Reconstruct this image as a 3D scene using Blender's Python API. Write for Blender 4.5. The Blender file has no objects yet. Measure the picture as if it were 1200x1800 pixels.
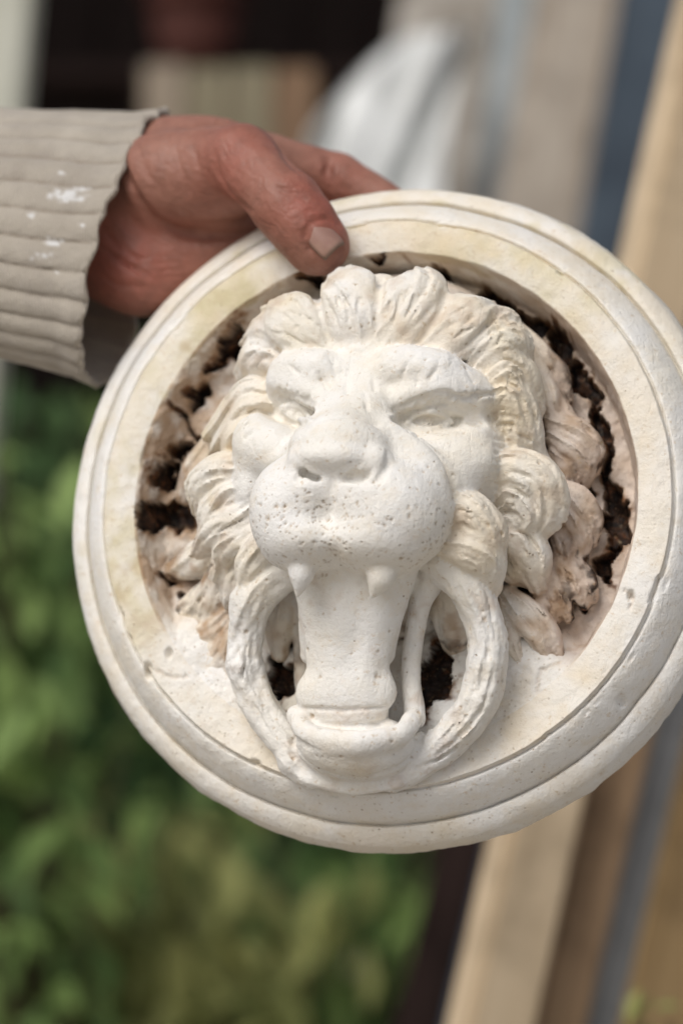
import bpy, bmesh, math, random, time
import numpy as np
from mathutils import Matrix, Vector
T0 = time.time()
rng = np.random.default_rng(7)
random.seed(7)
S = bpy.context.scene
COL = S.collection

# ------------------------------------------------------------------ camera
CAM_Z = 1.0                       # camera height above the ground, metres
FPX = 4250.0                       # focal length in photo pixels (85 mm lens)
cam_d = bpy.data.cameras.new('camera')
cam = bpy.data.objects.new('camera', cam_d); COL.objects.link(cam)
cam.location = (0, 0, CAM_Z); cam.rotation_euler = (math.radians(90), 0, 0)
cam_d.sensor_fit = 'VERTICAL'; cam_d.sensor_height = 36.0; cam_d.sensor_width = 24.0
cam_d.lens = FPX / 1800 * 36.0
cam_d.clip_start = 0.05; cam_d.clip_end = 200
cam_d.dof.use_dof = True
cam_d.dof.focus_distance = 0.803
cam_d.dof.aperture_fstop = 4.8
cam_d.dof.aperture_blades = 7
S.camera = cam

# ------------------------------------------------------------------ light
SUN_EL, SUN_AZ = 48.0, -36.0       # degrees; azimuth from the camera's back, negative = left
world = bpy.data.worlds.new('World'); S.world = world
world.use_nodes = True
wn = world.node_tree.nodes; wl = world.node_tree.links
wn.clear()
sky = wn.new('ShaderNodeTexSky'); sky.sky_type = 'NISHITA'; sky.sun_disc = False
sky.sun_elevation = math.radians(SUN_EL)
sky.air_density = 1.0; sky.dust_density = 4.0; sky.ozone_density = 1.0
hsv = wn.new('ShaderNodeHueSaturation'); hsv.inputs['Saturation'].default_value = 0.45   # thin overcast: pale sky
bg = wn.new('ShaderNodeBackground'); bg.inputs['Strength'].default_value = 0.10
wo = wn.new('ShaderNodeOutputWorld')
wl.new(sky.outputs[0], hsv.inputs['Color']); wl.new(hsv.outputs[0], bg.inputs[0]); wl.new(bg.outputs[0], wo.inputs[0])
sd = bpy.data.lights.new('sun', 'SUN'); sd.energy = 1.6; sd.angle = math.radians(36); sd.color = (1.0, 0.965, 0.915)
sun = bpy.data.objects.new('sun', sd); COL.objects.link(sun)
az, el = math.radians(SUN_AZ), math.radians(SUN_EL)
sdir = Vector((math.sin(az) * math.cos(el), -math.cos(az) * math.cos(el), math.sin(el)))   # towards the sun
sun.rotation_euler = sdir.to_track_quat('Z', 'Y').to_euler()
sky.sun_rotation = math.atan2(sdir.x, sdir.y)
S.view_settings.view_transform = 'Standard'; S.view_settings.look = 'None'
S.view_settings.exposure = 0.02; S.view_settings.gamma = 1.0
S.view_settings.use_curve_mapping = False
S.render.engine = 'CYCLES'
S.cycles.max_bounces = 6; S.cycles.diffuse_bounces = 4; S.cycles.glossy_bounces = 2; S.cycles.transmission_bounces = 3

# ------------------------------------------------------------------ helpers
def tag(o, label=None, cat=None, group=None, kind=None):
    for k, v in (('label', label), ('category', cat), ('group', group), ('kind', kind)):
        if v: o[k] = v
    return o
def empty(name, loc=(0, 0, 0), rz=0, parent=None):
    o = bpy.data.objects.new(name, None); COL.objects.link(o)
    o.location = loc; o.rotation_euler = (0, 0, rz); o.parent = parent
    o.empty_display_size = 0.02
    return o
def link(name, me, mat, parent=None):
    o = bpy.data.objects.new(name, me); COL.objects.link(o); o.parent = parent
    if mat is not None and not me.materials: me.materials.append(mat)
    return o
def np_mesh(name, V, Fq, smooth=True, normals=None, attrs=None):
    V = np.asarray(V, np.float32); Fq = np.asarray(Fq, np.int32)
    me = bpy.data.meshes.new(name); n = Fq.shape[1]
    me.vertices.add(len(V)); me.vertices.foreach_set('co', V.ravel())
    me.loops.add(Fq.size); me.loops.foreach_set('vertex_index', Fq.ravel())
    me.polygons.add(len(Fq)); me.polygons.foreach_set('loop_start', np.arange(0, Fq.size, n, dtype=np.int32))
    me.update(calc_edges=True)
    if smooth: me.polygons.foreach_set('use_smooth', np.ones(len(Fq), bool))
    if attrs:
        for k, a in attrs.items():
            at = me.attributes.new(k, 'FLOAT', 'POINT'); at.data.foreach_set('value', np.asarray(a, np.float32))
    me.validate()
    if normals is not None: me.normals_split_custom_set_from_vertices(np.asarray(normals, np.float32).tolist())
    return me
def _hash(ix, iy, iz, s):
    h = (ix.astype(np.int64) * 374761393 + iy.astype(np.int64) * 668265263 + iz.astype(np.int64) * 2147483647 + s * 974711) & 0x7fffffff
    h = ((h ^ (h >> 13)) * 1274126177) & 0x7fffffff
    return (((h ^ (h >> 16)) & 0xffff) / 32767.5 - 1.0).astype(np.float32)
def noise3(P, scale, seed=0):
    Q = np.asarray(P, np.float64) / scale; I = np.floor(Q); f = (Q - I).astype(np.float32); f = f * f * (3 - 2 * f); I = I.astype(np.int64)
    r = 0
    for dx in (0, 1):
        for dy in (0, 1):
            for dz in (0, 1):
                w = (f[..., 0] if dx else 1 - f[..., 0]) * (f[..., 1] if dy else 1 - f[..., 1]) * (f[..., 2] if dz else 1 - f[..., 2])
                r = r + w * _hash(I[..., 0] + dx, I[..., 1] + dy, I[..., 2] + dz, seed)
    return r
def fbm(P, scale, octv=4, seed=0, gain=0.5):
    r = 0; a = 1.0; t = 0
    for k in range(octv):
        r = r + a * noise3(P, scale / 2 ** k, seed + k * 17); t += a; a *= gain
    return r / t
def sstep(a, b, x):
    t = np.clip((x - a) / (b - a), 0, 1); return t * t * (3 - 2 * t)
def nrm(v):
    v = np.asarray(v, float); return v / (np.linalg.norm(v) + 1e-12)
def catmull(pts, n):
    P = np.asarray(pts, float)
    if len(P) == 2: return P[0] + (P[1] - P[0]) * np.linspace(0, 1, n)[:, None]
    P = np.vstack([2 * P[0] - P[1], P, 2 * P[-1] - P[-2]]); m = len(P) - 3
    out = []
    for t in np.linspace(0, m - 1e-9, n):
        i = int(t); f = t - i; a, b, c, d = P[i:i + 4]
        out.append(0.5 * ((2 * b) + (c - a) * f + (2 * a - 5 * b + 4 * c - d) * f * f + (3 * b - a - 3 * c + d) * f ** 3))
    return np.array(out)

# a scalar distance field on a grid: parts are blended in one after another, then the surface is extracted
class Field:
    def __init__(s, lo, hi, h):
        s.lo = np.asarray(lo, np.float32); s.h = h
        s.n = (np.ceil((np.asarray(hi) - np.asarray(lo)) / h)).astype(int) + 1
        s.D = np.full(s.n, 50, np.float32); s.RAW = np.full(s.n, 50, np.float32); s.ID = np.zeros(s.n, np.int16)
        s.ax = [s.lo[k] + h * np.arange(s.n[k], dtype=np.float32) for k in range(3)]
    def box(s, lo, hi):
        a = np.clip(np.floor((np.asarray(lo) - s.lo) / s.h).astype(int), 0, s.n); b = np.clip(np.ceil((np.asarray(hi) - s.lo) / s.h).astype(int) + 1, 0, s.n)
        sl = tuple(slice(int(a[k]), int(b[k])) for k in range(3))
        if any(x.stop <= x.start for x in sl): return None, None
        X, Y, Z = np.meshgrid(*[s.ax[k][sl[k]] for k in range(3)], indexing='ij')
        return sl, np.stack([X, Y, Z], -1)
    def sub(s, sl, lo, hi):            # the part of a box's slices that lies between lo and hi, relative to the box
        a = np.floor((lo - s.lo) / s.h).astype(int); e = np.ceil((hi - s.lo) / s.h).astype(int) + 1
        return tuple(slice(int(min(max(a[k] - sl[k].start, 0), sl[k].stop - sl[k].start)), int(min(max(e[k] - sl[k].start, 0), sl[k].stop - sl[k].start))) for k in range(3))
    def put(s, sl, d, k, pid):
        D = s.D[sl]
        if k > 0:
            hh = np.maximum(k - np.abs(D - d), 0) / k; s.D[sl] = np.minimum(D, d) - hh * hh * k * 0.25
        else: s.D[sl] = np.minimum(D, d)
        m = d < s.RAW[sl]; s.RAW[sl] = np.where(m, d, s.RAW[sl]); s.ID[sl] = np.where(m, pid, s.ID[sl])
    def cut(s, sl, d, k):
        D = s.D[sl]; d = -d
        if k > 0:
            hh = np.maximum(k - np.abs(D - d), 0) / k; s.D[sl] = np.maximum(D, d) + hh * hh * k * 0.25
        else: s.D[sl] = np.maximum(D, d)
    def ell(s, c, r, k=3, pid=0, rot=None, sub=False):
        c = np.asarray(c, float); r = np.asarray(r, float); m = r.max() + k + 3
        sl, P = s.box(c - m, c + m)
        if sl is None: return
        q = P - c.astype(np.float32)
        if rot is not None: q = q @ np.asarray(rot, np.float32)      # columns = the ellipsoid's axes
        r = r.astype(np.float32); q = q / r; k0 = np.sqrt(np.einsum('ijkl,ijkl->ijk', q, q)); q = q / r; k1 = np.sqrt(np.einsum('ijkl,ijkl->ijk', q, q)) + 1e-6
        d = (k0 * (k0 - 1) / k1).astype(np.float32); d = np.where(k0 < 1e-3, -r.min(), d)
        s.cut(sl, d, k) if sub else s.put(sl, d, k, pid)
    def chain(s, pts, rad, k=3, pid=0, n=14, sub=False):
        C = catmull(pts, n).astype(np.float32); R = np.interp(np.linspace(0, 1, n), np.linspace(0, 1, len(rad)), rad).astype(np.float32)
        m = R.max() + k + 3
        sl, P = s.box(C.min(0) - m, C.max(0) + m)
        if sl is None: return
        d = np.full(P.shape[:3], 40, np.float32)
        for i in range(n - 1):
            ss = s.sub(sl, np.minimum(C[i], C[i + 1]) - m, np.maximum(C[i], C[i + 1]) + m)
            q = P[ss] - C[i]; ab = C[i + 1] - C[i]; t = np.clip((q @ ab) / (ab @ ab + 1e-9), 0, 1)
            q = q - t[..., None] * ab
            d[ss] = np.minimum(d[ss], np.sqrt(np.einsum('ijkl,ijkl->ijk', q, q)) - (R[i] + t * (R[i + 1] - R[i])))
        s.cut(sl, d, k) if sub else s.put(sl, d, k, pid)
    def lock(s, pts, wd, ht, k=1.5, pid=0, n=14, up=(0, 0, 1), ridges=3, amp=0.5, ph=0.0, twist=0.0):
        """a lock of hair / leaf: flat tapering band along a curve with combed ridges on its back"""
        C = catmull(pts, n).astype(np.float32); x = np.linspace(0, 1, n)
        W = np.interp(x, np.linspace(0, 1, len(wd)), wd); H = np.interp(x, np.linspace(0, 1, len(ht)), ht)
        m = max(W.max(), H.max()) + k + 3
        sl, P = s.box(C.min(0) - m, C.max(0) + m)
        if sl is None: return
        best = np.full(P.shape[:3], 1e9, np.float32); bt = np.zeros_like(best)
        for i in range(n - 1):
            ss = s.sub(sl, np.minimum(C[i], C[i + 1]) - m, np.maximum(C[i], C[i + 1]) + m)
            q = P[ss] - C[i]; ab = C[i + 1] - C[i]; t = np.clip((q @ ab) / (ab @ ab + 1e-9), 0, 1)
            q = q - t[..., None] * ab; e = np.einsum('ijkl,ijkl->ijk', q, q); mm = e < best[ss]
            best[ss] = np.where(mm, e, best[ss]); bt[ss] = np.where(mm, (i + t) / (n - 1), bt[ss])
        Tn = np.gradient(C, axis=0); Tn /= np.linalg.norm(Tn, axis=1)[:, None] + 1e-9
        U = nrm(up); Sd = np.cross(Tn, U); Sd /= np.linalg.norm(Sd, axis=1)[:, None] + 1e-9; Nn = np.cross(Sd, Tn)
        sel = best < m * m; P = P[sel]; bt = bt[sel]; f = bt * (n - 1); i0 = np.clip(f.astype(int), 0, n - 2); f = (f - i0).astype(np.float32)
        def samp(A):
            A = A.astype(np.float32)
            if A.ndim == 1: return A[i0] * (1 - f) + A[i0 + 1] * f
            return A[i0] * (1 - f)[:, None] + A[i0 + 1] * f[:, None]
        q = P - samp(C); w = samp(W); h = samp(H)
        a = np.einsum('ij,ij->i', q, samp(Sd)) / w; b = np.einsum('ij,ij->i', q, samp(Nn)) / h; c = np.einsum('ij,ij->i', q, samp(Tn)) / w
        rho = np.sqrt(a * a + b * b + c * c)
        wv = a + 0.18 * np.sin(bt * 5.0 + ph * 3)
        g = (np.cos(wv * ridges * np.pi + ph) + 0.45 * np.cos(wv * ridges * 2.3 * np.pi + ph * 2 + 1.7 * bt)) * amp * np.clip(1.3 - np.abs(a), 0, 1) * np.clip(b * 2 + 0.3, 0, 1) * (0.65 + 0.45 * np.sin(6.0 * bt + 4.0 * a + ph * 5.0))
        d = np.full(sel.shape, 40, np.float32); d[sel] = (rho - 1) * np.minimum(w, h) - g
        s.put(sl, d, k, pid)
    def hit(s, x, y, dw=0.0):
        """the point of the surface built so far that the study sketch shows at (x, y), raised by dw"""
        a, b = L(x, y, 95.0), L(x, y, s.lo[2]); t = np.linspace(0, 1, 400)[:, None]; P = a + (b - a) * t
        I = np.clip(np.round((P - s.lo) / s.h).astype(int), 0, s.n - 1); m = s.D[I[:, 0], I[:, 1], I[:, 2]] < 0
        p = P[np.argmax(m)] if m.any() else b
        return p + np.array([0, 0, dw])
    def carve(s, pts, rad, k=0.8, n=10, dw=0.0, pid=None):
        C = [s.hit(*p, dw) for p in catmull(np.array([(p[0], p[1], 0) for p in pts], float), max(5, len(pts) * 2 + 1))[:, :2]]
        s.chain(C, rad, k, pid or 0, n=max(min(n, 8), len(C)), sub=pid is None)
    def surface(s):
        """naive surface nets -> vertices, quads, part id of each vertex"""
        D = s.D; ins = D < 0
        nx, ny, nz = D.shape
        cnt = np.zeros((nx - 1, ny - 1, nz - 1), np.int8)
        for dx in (0, 1):
            for dy in (0, 1):
                for dz in (0, 1): cnt += ins[dx:nx - 1 + dx, dy:ny - 1 + dy, dz:nz - 1 + dz]
        act = (cnt > 0) & (cnt < 8); idx = np.argwhere(act); vid = np.full(act.shape, -1, np.int32); vid[act] = np.arange(len(idx))
        acc = np.zeros((len(idx), 3)); num = np.zeros(len(idx)); I, J, K = idx.T
        cs = [(a, b, c) for a in (0, 1) for b in (0, 1) for c in (0, 1)]
        for ai in range(8):
            for bi in range(ai + 1, 8):
                A, B = np.array(cs[ai]), np.array(cs[bi])
                if np.abs(A - B).sum() != 1: continue
                da = D[I + A[0], J + A[1], K + A[2]]; db = D[I + B[0], J + B[1], K + B[2]]
                m = (da < 0) != (db < 0); t = np.where(m, da / np.where(m, da - db, 1), 0)
                acc += np.where(m[:, None], A + t[:, None] * (B - A), 0); num += m
        V = s.lo + s.h * (idx + acc / num[:, None])
        Q = []
        for axis in range(3):
            sh = [slice(None)] * 3; sh2 = [slice(None)] * 3; sh[axis] = slice(0, -1); sh2[axis] = slice(1, None)
            e = np.argwhere(ins[tuple(sh)] != ins[tuple(sh2)])
            o1, o2 = [(1, 2), (2, 0), (0, 1)][axis]
            ok = (e[:, o1] > 0) & (e[:, o2] > 0)
            for k in range(3): ok &= e[:, k] < vid.shape[k]
            e = e[ok]; fl = ins[tuple(sh)][tuple(e.T)]
            def g(d1, d2):
                f = e.copy(); f[:, o1] -= d1; f[:, o2] -= d2; return vid[tuple(f.T)]
            q = np.stack([g(1, 1), g(0, 1), g(0, 0), g(1, 0)], 1); q = np.where(fl[:, None], q, q[:, ::-1]); Q.append(q)
        Q = np.concatenate(Q); Q = Q[(Q >= 0).all(1)]
        ids = s.ID[np.clip(np.round((V - s.lo) / s.h).astype(int), 0, s.n - 1)[:, 0], np.clip(np.round((V - s.lo) / s.h).astype(int), 0, s.n - 1)[:, 1], np.clip(np.round((V - s.lo) / s.h).astype(int), 0, s.n - 1)[:, 2]]
        return V, Q, ids
def vnormals(V, Q):
    n = np.cross(V[Q[:, 2]] - V[Q[:, 0]], V[Q[:, 3]] - V[Q[:, 1]]); N = np.zeros_like(V)
    for k in range(4):
        for c in range(3): N[:, c] += np.bincount(Q[:, k], n[:, c], len(V))
    return N / (np.linalg.norm(N, axis=1)[:, None] + 1e-12)
def relax(V, Q, it, f=0.5):
    for _ in range(it):
        A = np.zeros_like(V); c = np.zeros(len(V))
        for k in range(4):
            for j in (1, 3):
                b = Q[:, (k + j) % 4]
                for x in range(3): A[:, x] += np.bincount(Q[:, k], V[b, x], len(V))
                c += np.bincount(Q[:, k], minlength=len(V))
        V = V + f * (A / np.maximum(c, 1)[:, None] - V)
    return V
def submesh(V, Q, sel, N=None, attrs=None, name='m', scale=0.001):
    q = Q[sel]; u, inv = np.unique(q, return_inverse=True)
    return np_mesh(name, V[u] * scale, inv.reshape(q.shape), True, None if N is None else N[u], None if attrs is None else {k: a[u] for k, a in attrs.items()})

# node material helpers
class MT:
    def __init__(s, name):
        s.m = bpy.data.materials.new(name); s.m.use_nodes = True; s.t = s.m.node_tree; s.n = s.t.nodes; s.n.clear()
        s.out = s.n.new('ShaderNodeOutputMaterial'); s.b = s.n.new('ShaderNodeBsdfPrincipled'); s.t.links.new(s.b.outputs[0], s.out.inputs[0])
        s.tc = s.n.new('ShaderNodeTexCoord')
    def l(s, a, b): s.t.links.new(a, b)
    def val(s, x, inp):
        if hasattr(x, 'is_output'): s.l(x, inp)
        else: inp.default_value = x
    def noise(s, scale, detail=4, rough=0.55, coord='Object', vec=None, dist=0):
        n = s.n.new('ShaderNodeTexNoise'); s.l(vec if vec is not None else s.tc.outputs[coord], n.inputs['Vector'])
        n.inputs['Scale'].default_value = scale; n.inputs['Detail'].default_value = detail; n.inputs['Roughness'].default_value = rough; n.inputs['Distortion'].default_value = dist
        return n.outputs['Fac']
    def voro(s, scale, feature='F1', coord='Object', vec=None, rnd=1.0):
        n = s.n.new('ShaderNodeTexVoronoi'); n.feature = feature; s.l(vec if vec is not None else s.tc.outputs[coord], n.inputs['Vector']); n.inputs['Scale'].default_value = scale
        n.inputs['Randomness'].default_value = rnd
        return n
    def ramp(s, f, stops):
        n = s.n.new('ShaderNodeValToRGB'); s.l(f, n.inputs[0]); e = n.color_ramp.elements
        while len(e) < len(stops): e.new(0.5)
        for el, (p, c) in zip(e, stops):
            el.position = p; el.color = (c, c, c, 1) if isinstance(c, (int, float)) else (*c, 1)
        return n.outputs[0]
    def math(s, op, a, b=0.0, clamp=False):
        n = s.n.new('ShaderNodeMath'); n.operation = op; n.use_clamp = clamp; s.val(a, n.inputs[0]); s.val(b, n.inputs[1]); return n.outputs[0]
    def mix(s, f, a, b, mode='MIX'):
        n = s.n.new('ShaderNodeMix'); n.data_type = 'RGBA'; n.blend_type = mode
        s.val(f, n.inputs[0])
        for x, i in ((a, 6), (b, 7)):
            if hasattr(x, 'is_output'): s.l(x, n.inputs[i])
            else: n.inputs[i].default_value = (*x, 1)
        return n.outputs[2]
    def attr(s, name):
        n = s.n.new('ShaderNodeAttribute'); n.attribute_name = name; return n.outputs['Fac']
    def bump(s, h, strength, dist, prev=None):
        n = s.n.new('ShaderNodeBump'); s.l(h, n.inputs['Height']); n.inputs['Strength'].default_value = strength; n.inputs['Distance'].default_value = dist
        if prev is not None: s.l(prev, n.inputs['Normal'])
        return n.outputs[0]
    def done(s, col, rough=0.6, normal=None, spec=0.4):
        if hasattr(col, 'is_output'): s.l(col, s.b.inputs['Base Color'])
        else: s.b.inputs['Base Color'].default_value = (*col, 1)
        s.val(rough, s.b.inputs['Roughness']); s.b.inputs['Specular IOR Level'].default_value = spec
        if normal is not None: s.l(normal, s.b.inputs['Normal'])
        return s.m

# ------------------------------------------------------------------ plaque frame (millimetres, u right, v up, w out of the plaque)
yaw, pitch, roll = map(math.radians, (-14.0, 11.8, -1.5))
PN = np.array([math.sin(yaw) * math.cos(pitch), math.sin(pitch), math.cos(yaw) * math.cos(pitch)])
PU = nrm(np.cross([0, 1, 0], PN)); PV = np.cross(PN, PU)
PU, PV = math.cos(roll) * PU + math.sin(roll) * PV, -math.sin(roll) * PU + math.cos(roll) * PV
PC = np.array([18.1, 0.4, -854.7])
def c2w(p):            # optical frame (x right, y up, z back) in mm -> world metres
    return Vector((p[0] * 1e-3, -p[2] * 1e-3, p[1] * 1e-3 + CAM_Z))
PLAQUE_M = Matrix(((PU[0], PV[0], PN[0], 0), (-PU[2], -PV[2], -PN[2], 0), (PU[1], PV[1], PN[1], 0), (0, 0, 0, 1)))
PLAQUE_M.translation = c2w(PC)
def L(x, y, w):        # design helper: the point of the plaque, w mm above its rim plane, that the study sketch shows at (x, y)
    d = np.array([(x - 600) / FPX, -(y - 900) / FPX, -1.0]); c = PC + PN * w
    X = d * ((c @ PN) / (d @ PN)) - PC
    return np.array([X @ PU, X @ PV, w])
def LL(*pts): return [L(*p) for p in pts]
# ------------------------------------------------------------------ materials of the plaque
def plaster(name):
    m = MT(name)
    big = m.noise(28, 3, 0.6); mid = m.noise(120, 4, 0.65); fine = m.noise(900, 2, 0.6)
    col = m.mix(m.ramp(big, [(0.33, 0.0), (0.6, 1.0)]), (0.80, 0.765, 0.69), (0.83, 0.82, 0.80))
    col = m.mix(m.math('MULTIPLY', m.ramp(mid, [(0.5, 0.0), (0.75, 1.0)]), 0.45), col, (0.74, 0.64, 0.49))
    col = m.mix(m.attr('cream'), col, (0.75, 0.63, 0.45))
    col = m.mix(m.attr('algae'), col, (0.63, 0.56, 0.36))
    col = m.mix(m.math('MULTIPLY', m.attr('pink'), 0.8), col, (0.60, 0.45, 0.37))
    st = m.attr('stain')
    col = m.mix(st, col, (0.45, 0.31, 0.20))
    col = m.mix(m.attr('rust'), col, (0.17, 0.075, 0.03))
    er = m.ramp(m.noise(240, 4, 0.7), [(0.36, (0.009, 0.006, 0.006)), (0.5, (0.03, 0.017, 0.012)), (0.62, (0.10, 0.045, 0.022)), (0.76, (0.26, 0.09, 0.035))])
    col = m.mix(m.attr('earth'), col, er)
    # pin holes left by air bubbles and dark specks of dirt
    v1 = m.voro(480); v2 = m.voro(170)
    h1 = m.math('MULTIPLY', m.ramp(v1.outputs['Distance'], [(0.10, 1.0), (0.26, 0.0)]), m.ramp(v1.outputs['Color'], [(0.45, 0.0), (0.55, 1.0)]))
    h1 = m.math('MULTIPLY', h1, m.attr('pore'))
    h2 = m.math('MULTIPLY', m.ramp(v2.outputs['Distance'], [(0.03, 1.0), (0.08, 0.0)]), m.ramp(v2.outputs['Color'], [(0.52, 0.0), (0.56, 1.0)]))
    h = m.math('MAXIMUM', m.math('MULTIPLY', h1, 0.6), h2)
    col = m.mix(m.math('MULTIPLY', h, 0.7), col, (0.33, 0.22, 0.12))
    col = m.mix(m.math('MULTIPLY', m.attr('pit'), 0.6), col, (0.42, 0.30, 0.18))
    sp = m.noise(420, 3, 0.6)
    col = m.mix(m.math('MULTIPLY', m.ramp(sp, [(0.62, 0.0), (0.73, 1.0)]), 0.5), col, (0.54, 0.40, 0.24))
    hb = m.math('ADD', m.math('MULTIPLY', m.noise(200, 5, 0.7), 1.0), m.math('MULTIPLY', fine, 0.25))
    hb = m.math('SUBTRACT', hb, m.math('MULTIPLY', h, 0.5))
    # fine tool scratches
    mp = m.n.new('ShaderNodeMapping'); mp.inputs['Scale'].default_value = (1.0, 0.22, 0.6); mp.inputs['Rotation'].default_value = (0.3, 0.2, 0.6); m.l(m.tc.outputs['Object'], mp.inputs['Vector'])
    scr = m.ramp(m.noise(420, 2, 0.6, vec=mp.outputs[0], dist=0.8), [(0.30, 0.0), (0.42, 1.0)])
    hb = m.math('ADD', hb, m.math('MULTIPLY', scr, 0.12))
    nb = m.bump(hb, 0.6, 0.0012)
    return m.done(col, 0.6, nb, 0.3)
M_PL = plaster('weathered_plaster')
def soil_mat():
    m = MT('dark_rusty_earth')
    n = m.noise(210, 6, 0.7); v = m.voro(300)
    col = m.ramp(n, [(0.3, (0.006, 0.004, 0.004)), (0.5, (0.018, 0.010, 0.008)), (0.66, (0.07, 0.028, 0.014)), (0.8, (0.20, 0.06, 0.02))])
    return m.done(col, 0.8, m.bump(m.math('ADD', n, v.outputs['Distance']), 0.9, 0.003), 0.25)
M_SOIL = soil_mat()

# ------------------------------------------------------------------ the plaque: moulded rim and dish
plaque = empty('lion_head_plaque'); plaque.matrix_world = PLAQUE_M
tag(plaque, 'round weathered cream plaster plaque with a snarling lion head holding a ring', 'plaque')

def mottle(V, A):
    A['cream'] = A['cream'] * (0.3 + 0.7 * sstep(-0.35, 0.3, fbm(V, 13, 4, 701))); A['algae'] = A['algae'] * (0.25 + 0.75 * sstep(-0.35, 0.3, fbm(V, 9, 4, 702)))
    A['stain'] = A['stain'] * (0.3 + 0.7 * sstep(-0.4, 0.2, fbm(V, 6, 4, 703))); A['rust'] = A['rust'] * sstep(-0.15, 0.2, fbm(V, 4, 4, 704))
    return A
def blob(P, x, y, rx, ry, w=2, ang=0):
    c = L(x, y, w); q = P[:, :2] - c[:2]; a = math.radians(ang); k = 0.2
    q = np.stack([q[:, 0] * math.cos(a) + q[:, 1] * math.sin(a), -q[:, 0] * math.sin(a) + q[:, 1] * math.cos(a)], 1)
    return 1 - np.hypot(q[:, 0] / (rx * k), q[:, 1] / (ry * k))      # >0 inside
HOLES = [(322, 862, 9, 44, 24), (352, 762, 8, 44, 30), (268, 905, 14, 26, 0), (424, 606, 40, 13, 48), (392, 655, 29, 10, 55), (366, 712, 22, 8, 60), (276, 770, 10, 32, 0), (330, 795, 9, 29, 12), (291, 842, 15, 19, 0), (300, 912, 39, 26, 14), (300, 1032, 14, 7, 40), (390, 1080, 22, 24, 0), (332, 1064, 20, 7, -40), (548, 487, 30, 12, 10), (690, 466, 22, 6, -5), (780, 492, 40, 10, -12), (872, 534, 34, 14, -22), (930, 568, 36, 14, -35), (985, 615, 36, 17, -48), (1024, 672, 36, 15, -58), (1052, 745, 42, 14, -70), (1072, 812, 34, 10, -78), (1076, 870, 44, 22, -60), (1080, 930, 20, 36, -8), (1062, 990, 14, 32, -14), (925, 1018, 50, 14, -20), (1000, 875, 30, 6, 8), (768, 1192, 30, 70, -8), (512, 1165, 15, 78, 0), (1046, 1072, 10, 12, 0)]
nr_r = np.concatenate([np.linspace(0, 60, 60, endpoint=False), np.linspace(60, 84, 48, endpoint=False), np.linspace(84, 91, 26, endpoint=False),
                       np.linspace(91, 99.5, 16, endpoint=False), np.linspace(99.5, 102.5, 14, endpoint=False), np.linspace(102.5, 110.0, 18, endpoint=False),
                       np.linspace(110.0, 112.5, 10, endpoint=False), np.linspace(112.5, 118.8, 14, endpoint=False)])
NA = 840
th = np.linspace(0, 2 * math.pi, NA, endpoint=False)
Rg, Tg = np.meshgrid(nr_r, th, indexing='ij')
X2 = np.stack([Rg * np.cos(Tg), Rg * np.sin(Tg), np.zeros_like(Rg)], -1)
wob = fbm(X2, 26, 3, 3) * 0.55 + fbm(X2, 7, 3, 8) * 0.22            # hand-finished wobble of the edges
chip = fbm(X2, 9, 4, 31)
Rw = Rg + wob + 0.8 * sstep(0.30, 0.5, chip) * (np.abs(Rg - 100.6) < 3)
deg = np.degrees(Tg); deg = np.where(deg > 90, deg - 360, deg)        # -270..90, bottom = -90
dish = sstep(-160, -140, deg) * (1 - sstep(-42, -30, deg))
def band(r, a, b, ya, yb, bulge):
    t = np.clip((r - a) / (b - a), 0, 1); return ya + (yb - ya) * t + bulge * np.sqrt(np.clip(1 - (2 * t - 1) ** 2, 0, 1))
Hh = np.full_like(Rg, 0.0)
Hh = np.where(Rw >= 111.0, band(Rw, 111.0, 119.4, 5.4, -0.8, 3.4), Hh)
Hh = np.where((Rw >= 101.0) & (Rw < 111.0), band(Rw, 101.0, 111.0, 17.8, 5.4, 3.6), Hh)
Hh = np.where((Rw >= 100.1) & (Rw < 101.0), 17.8 + (20.6 - 17.8) * sstep(101.0, 100.1, Rw), Hh)
Hh = Hh - 1.9 * np.exp(-((Rw - 111.0) / 0.6) ** 2) - 0.5 * np.exp(-((Rw - 101.1) / 0.5) ** 2)
inner = 20.6 + 0.5 * np.sin(np.clip((Rw - 89) / 11.4, 0, 1) * math.pi)
edge = 89.2 + fbm(X2, 16, 3, 12) * 0.7
floor = 1.5 + 5.0 * sstep(-30, -60, X2[..., 0]) + 3.0 * fbm(X2, 22, 4, 5) + 1.2 * fbm(X2, 5, 3, 6)
wall_w = 4.0 + 5.0 * np.exp(-((deg + 200) / 45.0) ** 2)
cl = sstep(0, 1, (edge - Rw) / wall_w)
rec = inner * (1 - cl) + floor * cl
dsh = np.where(Rw < 100.4, 20.6 - 0.0042 * np.clip(100.4 - Rw, 0, 60) ** 2 - 0.06 * np.clip(100.4 - Rw, 0, 60), 0)
body = rec * (1 - dish) + dsh * dish
Hh = np.where(Rw < 100.1, body, Hh)
P3 = X2.reshape(-1, 3)
hm = np.full(len(P3), -9.0); jit = np.stack([fbm(P3, 9, 4, 41), fbm(P3, 9, 4, 42), np.zeros(len(P3))], 1) * 7.0
for hx in HOLES: hm = np.maximum(hm, blob(P3 + jit, *hx[:4], w=6 if hx[1] > 1090 else 2, ang=hx[4]))
hm = (hm + 0.30 * fbm(P3, 4, 4, 77)).reshape(Rg.shape)
hole = sstep(-0.02, 0.12, hm) * (Rw < 88.5)
Hh = Hh - (7.5 + 2.5 * fbm(X2, 6, 4, 88)) * hole
Hh = Hh + (0.22 + 0.3 * (Rg < 88)) * fbm(X2, 3.0, 3, 9) + 0.45 * fbm(X2, 13, 3, 10)
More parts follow.
